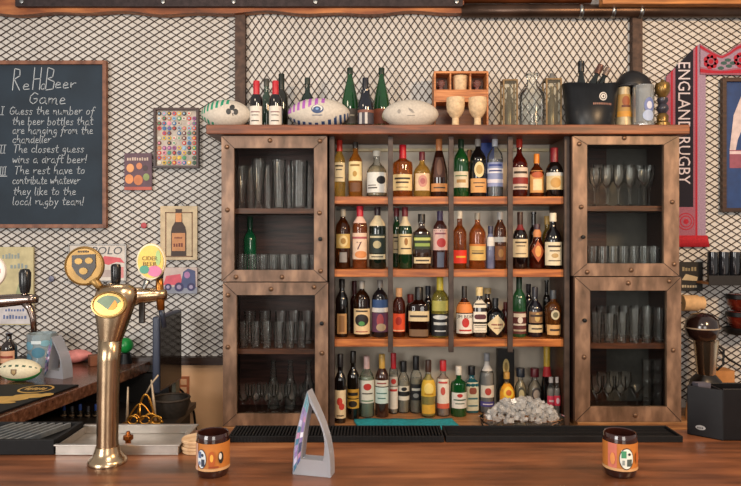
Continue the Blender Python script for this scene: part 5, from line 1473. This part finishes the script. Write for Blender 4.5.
# ---- on the side counter
ZK = ZL + .0005
DS = lambda base: (EYE - ZK) * FPX / (base - HY)
d = DS(381)
def em_side(em, rx, r):
    on_ball(em, rx, r, [(-.016, .014), (.012, .014), (.012, -.004), (-.002, -.018), (-.016, -.004)], paint('#7d6448', .5))
    on_ball(em, rx, r, [(-.010, .009), (.006, .009), (.006, -.003), (-.002, -.011), (-.010, -.003)], paint('#b59a6a', .5), .002)
def side_stripe(u, a):
    s_ = math.sin(2 * PI * a)
    if s_ < -.62 or u > .93: return paint('#2a8a48', .5, 0, .06, 120)
    if abs(s_ - .55) < .12 and .15 < u < .85 and int(u * 40) % 4 < 2: return paint('#3d5a48', .5, 0, .06, 120)
    return paint('#e3d8b8', .5, 0, .06, 120)
rugby_ball('cream and green mini rugby ball with a brown shield, on side counter', 20, 359, 381, 43, d, ZK, side_stripe, em_side, 'mini rugby ball')
d = 3.36
bottle('small brown beer bottle with orange label behind the mini ball', 9, 333, 15, d, ZK, 'W', '#1d120c', None, [(350, 362, '#d8a482', 1.2, [('r', -.8, .8, .4, .6, '#8a3a2a')])])
bottle('amber bottle at the photo edge behind the mini ball', -5, 336, 12, d, ZK, 'W', 'amb#b07a2c', None, ())
d = DS(366)
t = thing('glass_mug', 'frosted blue-patterned glass beer mug on the side counter', 'mug', (X(42, d), d, ZK))
R = 14 * S(d); h = Z(333, d) - ZK
mb = MB(); mb.lathe([(.001, .0005), (R * .88, 0), (R * .9, .01), (R, h), (R - .005, h), (R * .85, .016), (.001, .014)], thin('#d3e2e8', .9, .35, .1, .35), 28); mb.build('glass_body', t)
lm = label_mb([(R * .9, 0), (R, h)], h * .12, h * .9, 1.35, None, [('o', -.4, .7, .3, .16, '#6fa0b4'), ('o', .15, .45, .35, .2, '#4a8098'), ('o', .5, .8, .25, .12, '#7fb0c0'), ('o', -.5, .25, .3, .14, '#5a8ca4'), ('r', -.2, .3, .78, .9, '#d8e4e8')], 2, 1); lm.build('printing', t)
mb = MB(); mb.tube([(R * .95, 0, h * .85), (R * 1.5, 0, h * .78), (R * 1.6, 0, h * .45), (R * 1.3, 0, h * .2), (R * .9, 0, h * .16)], .008, thin('#d3e2e8', .9, .35, .1, .35), 8); mb.build('handle', t).rotation_euler = (0, 0, R_(-20))


def arch(label, px0, px1, top, base, rz, dep):
    d = (EYE - dep[1]) * FPX / (base - HY)
    w = (px1 - px0) / 2 * S(d); h = Z(top, d) - dep[1]
    t = thing('acrylic_arch', label, 'award', (X((px0 + px1) / 2, d), d, dep[1]), rz)
    FR = m = paint('#cfd1da', .28, 0, .04, 20, trans=.6)
    th = dep[0]
    ax = -w * .22
    def mix(a, b_, f): return (a[0] + (b_[0] - a[0]) * f, a[1] + (b_[1] - a[1]) * f)
    NN = 12
    def bow(a, b_, k, n=NN): 
        out = []
        for i in range(n + 1):
            f = i / n; p = mix(a, b_, f)
            out.append((p[0] + k * math.sin(PI * f) * (1 - .3 * f), p[1]))
        return out
    ro = bow((w, .0), (ax, h), w * .40); ri = bow((w * .60, h * .19), (ax + w * .12, h * .87), w * .40)
    mb = MB()
    for i in range(NN): mb.prism([ri[i], ro[i], ro[i + 1], ri[i + 1]], -th, th, FR)
    mb.build('curved_limb', t, 0, 'frosted curved limb')
    lo = bow((-w, .0), (ax, h), -w * .22); li = bow((-w * .56, h * .19), (ax + w * .10, h * .84), -w * .06)
    mb = MB()
    for i in range(NN): mb.prism([lo[i], li[i], li[i + 1], lo[i + 1]], -th, th, FR)
    mb.build('printed_limb', t)
    mb = MB(); mb.prism([(-w, 0), (w, 0), ri[0], li[0]], -th, th, FR); mb.build('foot_bar', t)
    mb = MB()
    cols = ['#4a4f86', '#7d6a9c', '#b9b4d0', '#3a3a5c', '#8a7aa8', '#d8d6e4', '#3f6a86', '#a87a9c']
    rnd = random.Random(3)
    for i in range(NN):
        a0, a1 = Vector(lo[i]), Vector(lo[i + 1])
        for j in range(6):
            y0 = -th + 2 * th * j / 6; y1 = y0 + 2 * th / 6 * .9
            m_ = paint('#5a8a98' if i > NN - 3 else rnd.choice(cols), .3)
            mb.add([(a0.x - .001, y0, a0.y), (a0.x - .001, y1, a0.y + rnd.uniform(0, .004)), (a1.x - .001, y1, a1.y), (a1.x - .001, y0, a1.y - rnd.uniform(0, .006))], [(0, 1, 2, 3), (3, 2, 1, 0)], m_)
        for j in range(2):
            b0, b1 = Vector(li[i]), Vector(li[i + 1])
            f0, f1 = .12 + j * .45, .12 + j * .45 + .36
            p = [a0.lerp(b0, f0), a0.lerp(b0, f1), a1.lerp(b1, f1), a1.lerp(b1, f0)]
            m_ = paint('#5a8a98' if i > NN - 3 else rnd.choice(cols), .3)
            mb.add([(v.x, -th - .001, v.y) for v in p], [(0, 1, 2, 3)], m_)
    mb.build('printing', t, 0, 'purple and blue lettering film')
    return t


arch('small clear acrylic arch award on the side counter', 46, 71, 336, 377, R_(-22), (.03, ZK))
# pink cloth cone
d = 3.55
mb = MB(); mb.ball((0, 0, .038), .095, .05, .036, paint('#d98a86', .7, 0, .12, 40), 24, 16, 1.6, None)
o = mb.build('rugby_ball'); o.location = (X(76, d), d, ZK); o.rotation_euler = (0, R_(-7), 0); tag(o, 'small coral pink ball lying by the mesh behind the acrylic arch', 'ball')
d = 3.55
t = thing('green_ball', 'bright green ball in a dark holder behind the beer tower', 'ball', (X(125.5, d), d, ZK))
mb = MB(); mb.lathe([(.001, 0), (.036, 0), (.030, .03), (.026, .055), (.001, .055)], BLACKM, 20); mb.build('holder', t)
mb = MB(); mb.lathe([(.001, .055)] + [(.042 * math.sin(a_), .097 - .042 * math.cos(a_)) for a_ in [PI * i / 12 for i in range(1, 12)]] + [(.001, .139)], paint('#168a3c', .3), 20); mb.build('ball_skin', t)
d = DS(356)
mb = MB(); mb.box(-.04, .04, -.03, .03, 0, .055, paint('#7d4a30', .6)); o = mb.build('wooden_block', None, .003); o.location = (X(97, 3.5), 3.5, ZK); o.rotation_euler = (0, 0, .6); tag(o, 'small brown wooden block against the mesh behind the tower', 'block')

# bar runner mat
t = thing('bar_runner', 'black rubber bar runner with gold lettering on the side counter', 'bar mat', (-1.6, 2.7, ZK))
mb = MB(); mb.slab([(-.75, -.42), (ex(2.28) - .04 + 1.6, -.42), (ex(3.0) - .02 + 1.6, .305), (-.75, .305)], 0, .009, RUBBER); mb.build('mat', t, .002)
mb = MB()
GD = paint('#c49a4a', .5)
def flat_ell(cx_, cy_, rx, ry, m, z, n=22): mb.add([(cx_ + rx * math.cos(2 * PI * i / n), cy_ + ry * math.sin(2 * PI * i / n), z) for i in range(n)], [tuple(range(n))], m)
px2 = lambda px, py: ((px - HX) / FPX * DS(py) + 1.6, DS(py) - 2.7)
c_ = px2(36, 391); flat_ell(c_[0], c_[1], .075, .075, GD, .0096); flat_ell(c_[0], c_[1], .066, .062, RUBBER, .0099)
for i_ in range(6): flat_ell(c_[0] - .04 + i_ * .016, c_[1] + .004 * (-1) ** i_, .007, .024, GD, .0102, 10)
c_ = px2(12, 401)
for i_, (dx_, dy_, ra, rb) in enumerate(((.05, .05, .075, .04), (-.03, .0, .10, .045), (-.10, -.05, .07, .04), (.0, -.06, .05, .02), (.11, .07, .03, .03))): flat_ell(c_[0] + dx_, c_[1] + dy_, ra, rb, GD, .0097 + .0001 * i_, 9)
mb.build('printing', t)

# ------------------------------------------------------------------ beer towers
ZQ = ZC + .0005
d = 1.74
cxT = X(107.5, d)
t = thing('beer_tower', 'polished brass beer tower with fluted column on the bar counter', 'beer tower', (cxT, d, ZQ))
q = lambda px, py, y=0: (X(px, d) - cxT, y, Z(py, d) - ZQ)
BR = paint('#b39a7c', .26, 1.0, .15, 14)
mb = MB(); mb.lathe([(.001, 0), (.05, 0), (.051, .006), (.046, .014), (.038, .020), (.034, .032), (.030, .045), (.001, .045)], BR, 36); mb.build('base', t)
mb = MB()
path = [(107.5, 458), (107.5, 440), (108, 400), (109, 360), (110.5, 337)]
rr = [.0295, .0275, .028, .029, .0305]
pts = [q(a_, b_, 0) for a_, b_ in path]
n = 28
vs, fs = [], []
for (x, y, z), r_ in zip(pts, rr):
    for i in range(n):
        a_ = 2 * PI * i / n
        k_ = 1 - .10 * (i % 2)
        vs.append((x + r_ * k_ * math.cos(a_), y + r_ * k_ * math.sin(a_), z))
for j in range(len(pts) - 1):
    for i in range(n): fs.append((j * n + i, j * n + (i + 1) % n, (j + 1) * n + (i + 1) % n, (j + 1) * n + i))
fs.append(tuple((len(pts) - 1) * n + i for i in range(n)))
mb.add(vs, fs, BR, True); mb.build('column', t)
# flared head with an oval face
mb = MB()
secs = [(109.6, 340, .0270, .0300), (111.2, 328, .0345, .033), (112.5, 316, .042, .036), (114, 304, .0485, .037), (115, 295, .0505, .0355), (115.5, 289, .047, .030), (115.5, 285.5, .038, .022), (115.5, 284, .022, .012), (115.5, 283.6, .001, .001)]
vs, fs = [], []
for px, py, ra, rb in secs:
    x, _, z = q(px, py)
    for i in range(n): vs.append((x + .003 + ra * 1.13 * (1 - .08 * (i % 2)) * math.cos(2 * PI * i / n), rb * (1 - .08 * (i % 2)) * math.sin(2 * PI * i / n), z))
for j in range(len(secs) - 1):
    for i in range(n): fs.append((j * n + i, j * n + (i + 1) % n, (j + 1) * n + (i + 1) % n, (j + 1) * n + i))
mb.add(vs, fs, BR, True); mb.build('head', t)
Mh = Matrix.Translation(q(114.5, 303.5, -.0335)) @ Matrix.Rotation(R_(-10), 4, 'X') @ Matrix.Rotation(PI / 2, 4, 'X') @ Matrix.Scale(1.12, 4)
mb = MB()
mb.lathe([(.001, -.004), (.041, -.004), (.043, .002), (.041, .006), (.038, .0065), (.036, .004), (.001, .004)], paint('#b08e58', .3, 1, .1, 14), 36, M=Mh, dr=.74)
mb.lathe([(.001, .0045), (.0355, .0045), (.0345, .0055), (.001, .006)], paint('#a98a50', .32, .9, .2, 14), 32, M=Mh, dr=.72)
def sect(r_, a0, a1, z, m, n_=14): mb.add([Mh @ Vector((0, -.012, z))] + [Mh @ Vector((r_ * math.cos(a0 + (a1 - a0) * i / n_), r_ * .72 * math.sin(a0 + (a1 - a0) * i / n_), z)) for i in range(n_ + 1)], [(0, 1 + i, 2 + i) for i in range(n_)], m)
sect(.030, R_(20), R_(160), .0065, paint('#57634f', .35, .5, .2, 14))  # darker green-grey tone of the reflective gold, painted on as a sector
sect(.020, R_(-60), R_(45), .0068, paint('#c8782a', .35, .4, .2, 14))  # orange highlight on the gold, painted as a sector
mb.build('medallion', t, 0, 'oval gold medallion with painted-on green-grey tone and orange highlight')
mb = MB(); mb.tube([q(118, 300, .02), q(134, 297, .04), q(150, 296.5, .05), q(160, 296, .05)], [.032, .024, .019, .014], BR, 14); mb.build('arm', t)
mb = MB(); mb.tube([q(97, 291, .02), q(110, 286, .03), q(111.5, 284, .03), q(112, 277, .03)], [.010, .010, .008, .007], BR, 10); mb.build('tap_stem', t)
mb = MB(); mb.lathe([(.001, 0), (.0085, 0), (.0125, .012), (.0135, .05), (.011, .058), (.001, .06)], paint('#101012', .25), 16, at=q(111.5, 286.5, .03)); mb.build('tap_handle', t, 0, 'black tap handle')
# shield badge
mb = MB()
Ms = Matrix.Translation(q(84.5, 266, .0)) @ Matrix.Rotation(PI / 2, 4, 'X')
r_ = 19.5 * S(d)
mb.lathe([(.001, -.006), (r_, -.006), (r_ * 1.02, 0), (r_, .005), (r_ * .93, .007), (r_ * .90, .004), (.001, .004)], paint('#8f6f3e', .4, .6, .2, 20), 36, M=Ms)
mb.tube([q(93, 279, .0), q(98, 287, .01), q(104, 294, .02)], [.013, .010, .010], paint('#8f6f3e', .4, .6, .2, 20), 10)
mb.build('tap_badge', t, 0, 'oval gold badge with dark shield')
mb = MB()
sh = [(-.6, .55), (.6, .62), (.62, -.05), (.35, -.5), (.05, -.72), (-.35, -.42), (-.6, -.02)]
cx_, cz_ = q(84.5, 266)[0], q(84.5, 266)[2]
mb.prism([(cx_ + a_ * r_, cz_ + b_ * r_) for a_, b_ in reversed(sh)], -.0062, -.0042, paint('#2c2114', .4))
for a_, b_, c_ in ((-.25, .25, .2), (.28, .28, .2), (.0, -.25, .22)): mb.ell(cx_ + a_ * r_, -.0062, cz_ + b_ * r_, c_ * r_, c_ * r_ * .8, paint('#96763e', .4, .5), 12)
mb.marks(cx_, -.0042, cz_ + .76 * r_, .6 * r_, .007, paint('#3a2a18', .5), 5)
mb.build('shield', t)
# cider badge
mb = MB()
Ms = Matrix.Translation(q(147.5, 262, .03)) @ Matrix.Rotation(R_(-10), 4, 'Z') @ Matrix.Rotation(PI / 2, 4, 'X') 
r_ = 15.5 * S(d)
mb.lathe([(.001, -.005), (r_, -.005), (r_ * 1.02, 0), (r_, .004), (.001, .004)], paint('#d8c6a0', .35), 36, M=Ms, dr=1.18)
mb.tube([q(143, 281, .034), q(138, 292, .036), q(137, 300, .036)], [.008, .005, .006], STEEL, 10)
mb.build('tap_badge', t, 0, 'round cider badge on chrome stick')
mb = MB()
Mt = Matrix.Translation(q(147.5, 262, .0245)) @ Matrix.Rotation(R_(-10), 4, 'Z')
mb.ell(0, 0, 0, r_ * .9, r_ * 1.06, paint('#dcb93e', .4), 30, .001, Mt)
mb.ell(r_ * .3, -.001, -r_ * .62, r_ * .5, r_ * .36, paint('#c9628e', .4), 18, .001, Mt)
mb.ell(-r_ * .42, -.0014, -r_ * .52, r_ * .34, r_ * .28, paint('#2f8a6a', .4), 16, .001, Mt)
mb.ell(r_ * .55, -.0014, r_ * .25, r_ * .18, r_ * .5, paint('#9ab86a', .4), 16, .001, Mt)
mb.text('CIDER', -.001, -.002, r_ * .22, .011, paint('#6e4a1c', .5), w=r_ * 1.1, M=Mt)
mb.text('BEER', -.001, -.002, -r_ * .14, .011, paint('#6e4a1c', .5), w=r_ * .95, M=Mt)
mb.build('badge_print', t)
mb = MB(); mb.box(q(134.5, 0)[0], q(140, 0)[0], .03, .042, q(0, 325)[2], q(0, 298)[2], paint('#1d1712', .4)); mb.build('tap_lever', t, .002)
mb = MB(); mb.tube([q(153.5, 276, .05), q(153.5, 288, .05), q(154, 298, .05), q(155, 312, .05)], [.009, .011, .012, .010], paint('#96622c', .3, .9, .3, 20), 12); mb.build('valve', t)
mb = MB(); mb.lathe([(.001, 0), (.009, 0), (.012, .02), (.011, .05), (.001, .052)], paint('#141214', .25), 14, at=q(153.5, 281, .05)); mb.build('tap_handle', t)
mb = MB(); mb.tube([q(155, 310, .05), q(156, 318, .052), q(158, 330, .055)], [.009, .0075, .0065], paint('#2c3240', .3, .3), 10); mb.build('spout', t)

# second tower, mostly out of the picture
d = 1.92
t = thing('beer_tower', 'chrome beer tower at the photo edge with curved spout', 'beer tower', (X(-45, d), d, ZQ))
ox = X(-45, d)
q = lambda px, py, y=0: (X(px, d) - ox, y, Z(py, d) - ZQ)
CHR = paint('#8f8078', .18, 1.0, .15, 8)
mb = MB(); mb.lathe([(.001, 0), (.06, 0), (.058, .012), (.034, .03), (.03, .06), (.03, q(0, 290)[2]), (.001, q(0, 288)[2])], CHR, 28); mb.build('column', t)
mb = MB(); mb.tube([q(-45, 304), q(-10, 302), q(15, 300), q(30, 299), q(37, 299)], [.022, .020, .018, .015, .012], CHR, 14); mb.build('arm', t)
mb = MB(); mb.tube([q(24, 302), q(30, 308), q(33, 318), q(34, 332)], [.012, .011, .009, .008], CHR, 10); mb.build('spout', t)
mb = MB(); mb.tube([q(25, 299), q(25, 291)], .008, CHR, 8); mb.build('tap_stem', t)
mb = MB(); mb.lathe([(.001, 0), (.012, 0), (.016, .02), (.017, .06), (.012, .07), (.001, .072)], paint('#121214', .25), 16, at=q(25, 293)); mb.build('tap_handle', t, 0, 'black tap handle')
mb = MB(); Ms = Matrix.Translation(q(-7, 271, -.02)) @ Matrix.Rotation(PI / 2, 4, 'X'); r_ = 16.5 * S(d)
mb.lathe([(.001, -.006), (r_, -.006), (r_ * 1.02, 0), (r_, .004), (r_ * .9, .006), (.001, .005)], paint('#e0d6cc', .3, .1, .06, 20), 32, M=Ms)
mb.tube([q(-4, 287, -.02), q(0, 298, -.01)], .008, CHR, 8)
mb.build('tap_badge', t, 0, 'pale round badge with pink print')
mb = MB(); cx_, cz_ = q(-7, 271)[0], q(-7, 271)[2]
mb.box(cx_ + r_ * .1, cx_ + r_ * .75, -.0275, -.0255, cz_ - r_ * .1, cz_ + r_ * .18, paint('#c2586a', .4)); mb.box(cx_ + r_ * .1, cx_ + r_ * .6, -.0275, -.0255, cz_ - r_ * .4, cz_ - r_ * .25, paint('#c2586a', .4)); mb.build('badge_print', t)

# ------------------------------------------------------------------ drip trays and bar mats
t = thing('drip_tray', 'black drip tray with slanted grille slats at the counter edge', 'drip tray', (-1.2, 1.89, ZQ))
mb = MB(); xa, xb = -.30, -.885 + 1.2 - .004
fx = X(54, 1.8) + 1.2
mb.prism([(.06, 0), (fx, 0), (fx, .042), (.06, .042)], -.09, -.078, RUBBER)
mb.box(.06, fx, -.078, .095, 0, .022, RUBBER); mb.box(.06, fx, .083, .095, .022, .040, RUBBER); mb.box(fx - .012, fx, -.078, .083, .022, .040, RUBBER)
mb.build('pan', t, .002)
mb = MB()
SLT = paint('#8d9194', .35, .6, .15, 50)
for i in range(26):
    x = -.30 + i * .024
    mb.prism([(0, 0), (.011, 0), (.011, .012), (0, .012)], 0, .001, SLT) if False else None
    x2 = x + .055
    if x2 + .011 > fx - .012 or x < .06: continue
    mb.add([(x, -.077, .026), (x + .008, -.077, .026), (x2 + .008, .082, .026), (x2, .082, .026), (x, -.077, .040), (x + .008, -.077, .040), (x2 + .008, .082, .040), (x2, .082, .040)],
           [(3, 2, 1, 0), (4, 5, 6, 7), (0, 1, 5, 4), (1, 2, 6, 5), (2, 3, 7, 6), (3, 0, 4, 7)], SLT)
mb.build('grille', t)
# steel tray
xa, xb = fx - 1.2 + .004, -.533
ya, yb = 1.80, 1.985
t = thing('steel_tray', 'stainless steel drip tray behind the brass beer tower', 'drip tray', ((xa + xb) / 2, (ya + yb) / 2, ZQ))
w, l = (xb - xa) / 2, (yb - ya) / 2
SS = paint('#b3aca4', .35, .85, .1, 20)
mb = MB()
mb.box(-w, w, -l, l, 0, .004, SS)
mb.box(-w, w, -l, -l + .004, .004, .026, SS); mb.box(-w, w, l - .004, l, .004, .026, SS); mb.box(-w, -w + .004, -l + .004, l - .004, .004, .026, SS); mb.box(w - .004, w, -l + .004, l - .004, .004, .026, SS)
mb.build('pan', t, .001)
mb = MB(); 
for q4 in ((-w - .003, w + .006, -l - .006, -l + .008), (-w - .003, w + .006, l - .006, l + .01), (w - .008, w + .006, -l + .008, l - .006)): mb.box(q4[0], q4[1], q4[2], q4[3], .026, .030, SS)
mb.build('rim', t, .001)
mb = MB(); mb.lathe([(.001, 0), (.02, 0), (.018, .006), (.008, .010), (.008, .02), (.014, .024), (.014, .034), (.006, .038), (.005, .046), (.001, .047)], COPPER, 16)
o = mb.build('brass_drain_cap'); o.location = (X(129.5, 1.86), 1.85, ZQ + .0045); tag(o, 'small brass drain fitting standing in the steel tray', 'drain fitting')
# coasters
for i in range(4):
    mb = MB(); mb.lathe([(.001, 0), (.043, 0), (.045, .002), (.045, .007), (.043, .009), (.001, .009)], wood('#b98f66', '#e2c6a0', rough=.6, scale=30, stretch=(1, 1, 1)), 28)
    o = mb.build('wooden_coaster'); o.location = (X(197, 1.83) + (.001, -.002, .002, 0)[i], 1.84, ZQ + i * .0093); tag(o, 'round pale wooden coaster, %s from the bottom of the stack behind the candle jar' % ORD[i], 'coaster', 'stack of wooden coasters')

for i, (p0, p1, lab) in enumerate(((228, 444, 'ribbed black rubber bar mat in front of the bottle rack'), (446, 683, 'smooth black rubber bar mat towards the napkin caddy'))):
    d = 1.91
    xa, xb = X(p0, d), X(p1, d)
    t = thing('bar_mat', lab, 'bar mat', ((xa + xb) / 2, 1.96, ZQ), 0, 'rubber bar mats')
    w = (xb - xa) / 2
    mb = MB(); mb.box(-w, w, -.05, .06, 0, .005, RUBBER); mb.box(-w, w, -.05, -.044, .005, .018, RUBBER); mb.box(-w, w, .054, .06, .005, .018, RUBBER); mb.box(-w, -w + .006, -.044, .054, .005, .018, RUBBER); mb.box(w - .006, w, -.044, .054, .005, .018, RUBBER)
    mb.build('tray', t, .001)
    mb = MB()
    if i == 0:
        k = 64
        for j in range(k):
            x = -w + .012 + (2 * w - .024) * j / (k - 1)
            mb.box(x - .0022, x + .0022, -.043, .053, .005, .0195, RUBBER)
            mb.box(x - .0022, x + .0022, -.0525, -.0502, .002, .018, RUBBER)
    else:
        for j in range(7): mb.box(-w + .01, w - .01, -.040 + j * .0142, -.034 + j * .0142, .005, .012, RUBBER)
    mb.build('ribs', t)

# ------------------------------------------------------------------ on the bar
d = 1.66


def candle(label, px, emb):
    t = thing('candle_jar', label, 'candle holder', (X(px, d), d, ZQ))
    R = .0415; H = .108
    JB = paint('#2e1611', .12, 0, .25, 20, .6, .5)
    mb = MB(); mb.lathe([(.001, 0), (R * .84, 0), (R * .93, .006), (R, .02), (R, H - .014), (R * .97, H - .004), (R * .93, H), (R * .88, H - .002), (R * .86, .04), (.001, .038)], JB, 36); mb.build('jar', t)
    mb = MB(); mb.lathe([(.001, .0385), (R * .855, .0385), (R * .855, .066), (R * .4, .064), (.001, .064)], paint('#a2673a', .5), 24); mb.lathe([(.001, .064), (.0015, .064), (.001, .074), (.0005, .075)], BLACKM, 6); mb.build('candle', t)
    lm = label_mb([(R, 0), (R, H)], .020, H - .020, 2.7, '#b9702c', emb, 2, 1, .0008)
    lm.build('paper_wrap', t, 0, 'orange printed wrap')
    return t


WH = '#d4d8da'
e1 = [('r', -1, 1, 0, .10, '#c89a6a'), ('r', -.36, -.28, 0, 1, '#c9a08a'), ('o', -.17, .45, .115, .36, '#2c3446'), ('o', -.17, .45, .105, .33, WH), ('r', -.25, -.17, .48, .72, '#55678a'), ('r', -.17, -.09, .18, .45, '#2c3446'), ('o', -.14, .6, .03, .06, '#2c3446'), ('o', -.21, .3, .03, .07, '#7a88a8'),
      ('o', .06, .45, .07, .3, '#a8521c'), ('o', .06, .5, .035, .14, '#e0a040'), ('o', .25, .5, .055, .22, '#2b2018'), ('o', .235, .55, .03, .12, '#d8d0c4'), ('r', .0, .2, .14, .2, '#8a3c1a')]
e2 = [('r', -1, 1, 0, .10, '#c89a6a'), ('r', -.4, -.2, .1, 1, '#c9705c'), ('o', .0, .47, .155, .40, '#3a2418'), ('o', .0, .47, .14, .365, '#dcdcd2'), ('r', -.11, -.005, .5, .76, '#3f8a62'), ('r', .005, .11, .2, .46, '#4a5450'), ('o', .055, .64, .03, .05, '#2a2a2a'), ('r', -.09, -.04, .25, .42, '#8a9290'), ('r', -.105, -.095, .76, .8, WH),
      ('o', .26, .5, .05, .2, '#b8642a'), ('o', -.28, .45, .05, .22, '#d88a4a')]
candle('orange-wrapped candle jar beside the acrylic arch, blue-white emblem', 213, e1)
candle('orange-wrapped candle jar near the napkin caddy, green-white emblem', 620, e2)
arch('tall frosted acrylic arch award with purple lettering on the bar', 294, 333.5, 390, 473.5, R_(-14), (.018, ZQ))

# napkin caddy
d = 1.93
t = thing('napkin_caddy', 'black plastic bar caddy with silver logo at the counter end', 'caddy', (X(722, d), d, ZQ))
q = lambda px, py: (X(px, d) - X(722, d), Z(py, d) - ZQ)
CB = paint('#0d0d10', .4, 0, .15, 40, .3)
x0_, x1_ = q(686, 0)[0], q(790, 0)[0]
xm = q(723, 0)[0]
h = q(0, 390)[1]
mb = MB()
def wall_(p, r, th=.006, hh=h):
    p, r = Vector(p), Vector(r); nn = (r - p).normalized(); nn = Vector((-nn.y, nn.x)) * th
    mb.slab([tuple(p), tuple(r), tuple(r + nn), tuple(p + nn)], 0, hh, CB)
pA = (X(687, 1.99) - X(722, d), .06); pB = (0.0, -.005); pC = (x1_, -.005); pD = (x1_, .10); pE = (X(690, 2.03) - X(722, d), .10)
wall_(pA, pB); wall_(pB, pC, hh=h * 1.03); wall_(pC, pD); wall_(pD, pE); wall_(pE, pA); wall_((.004, .0), (.004, .094))
mb.slab([pA, pB, pC, pD, pE], 0, .005, CB)
mb.build('bins', t, .002)
mb = MB()
ang = math.atan2(pB[1] - pA[1], pB[0] - pA[0])
M_ = Matrix.Translation((pA[0] * .62, pA[1] * .62 + pB[1] * .38 - .0012, q(700, 431)[1])) @ Matrix.Rotation(ang, 4, 'Z')
mb.ell(0, 0, 0, .014, .007, paint('#b9bcbc', .3, .6), 20, .001, M_); mb.marks(0, -.001, 0, .018, .006, paint('#4a4a4c', .4), 3, .0006, M_)
mb.build('logo', t, 0, 'silver oval logo')
mb = MB()
for i in range(5): mb.box(X(707, d) + i * .0004, X(720, d) + i * .0003, d + .052 + i * .0085, d + .058 + i * .0085, ZQ + .0055, ZQ + h + .008 - i * .001, paint('#4a4650', .8, 0, .1, 60))
o = mb.build('napkins'); tag(o, 'grey-violet paper napkins standing in the black caddy', 'napkin')
mb = MB(); mb.lathe([(.001, 0), (.015, 0), (.014, .02), (.008, .03), (.007, .045), (.001, .046)], paint('#b07a4a', .4), 16)
o = mb.build('wooden_pestle'); o.location = (X(690, 3.3), 3.30, ZS); o.scale = (1.6, 1.6, 4.2); tag(o, 'wooden pestle end beside the blender base', 'pestle')
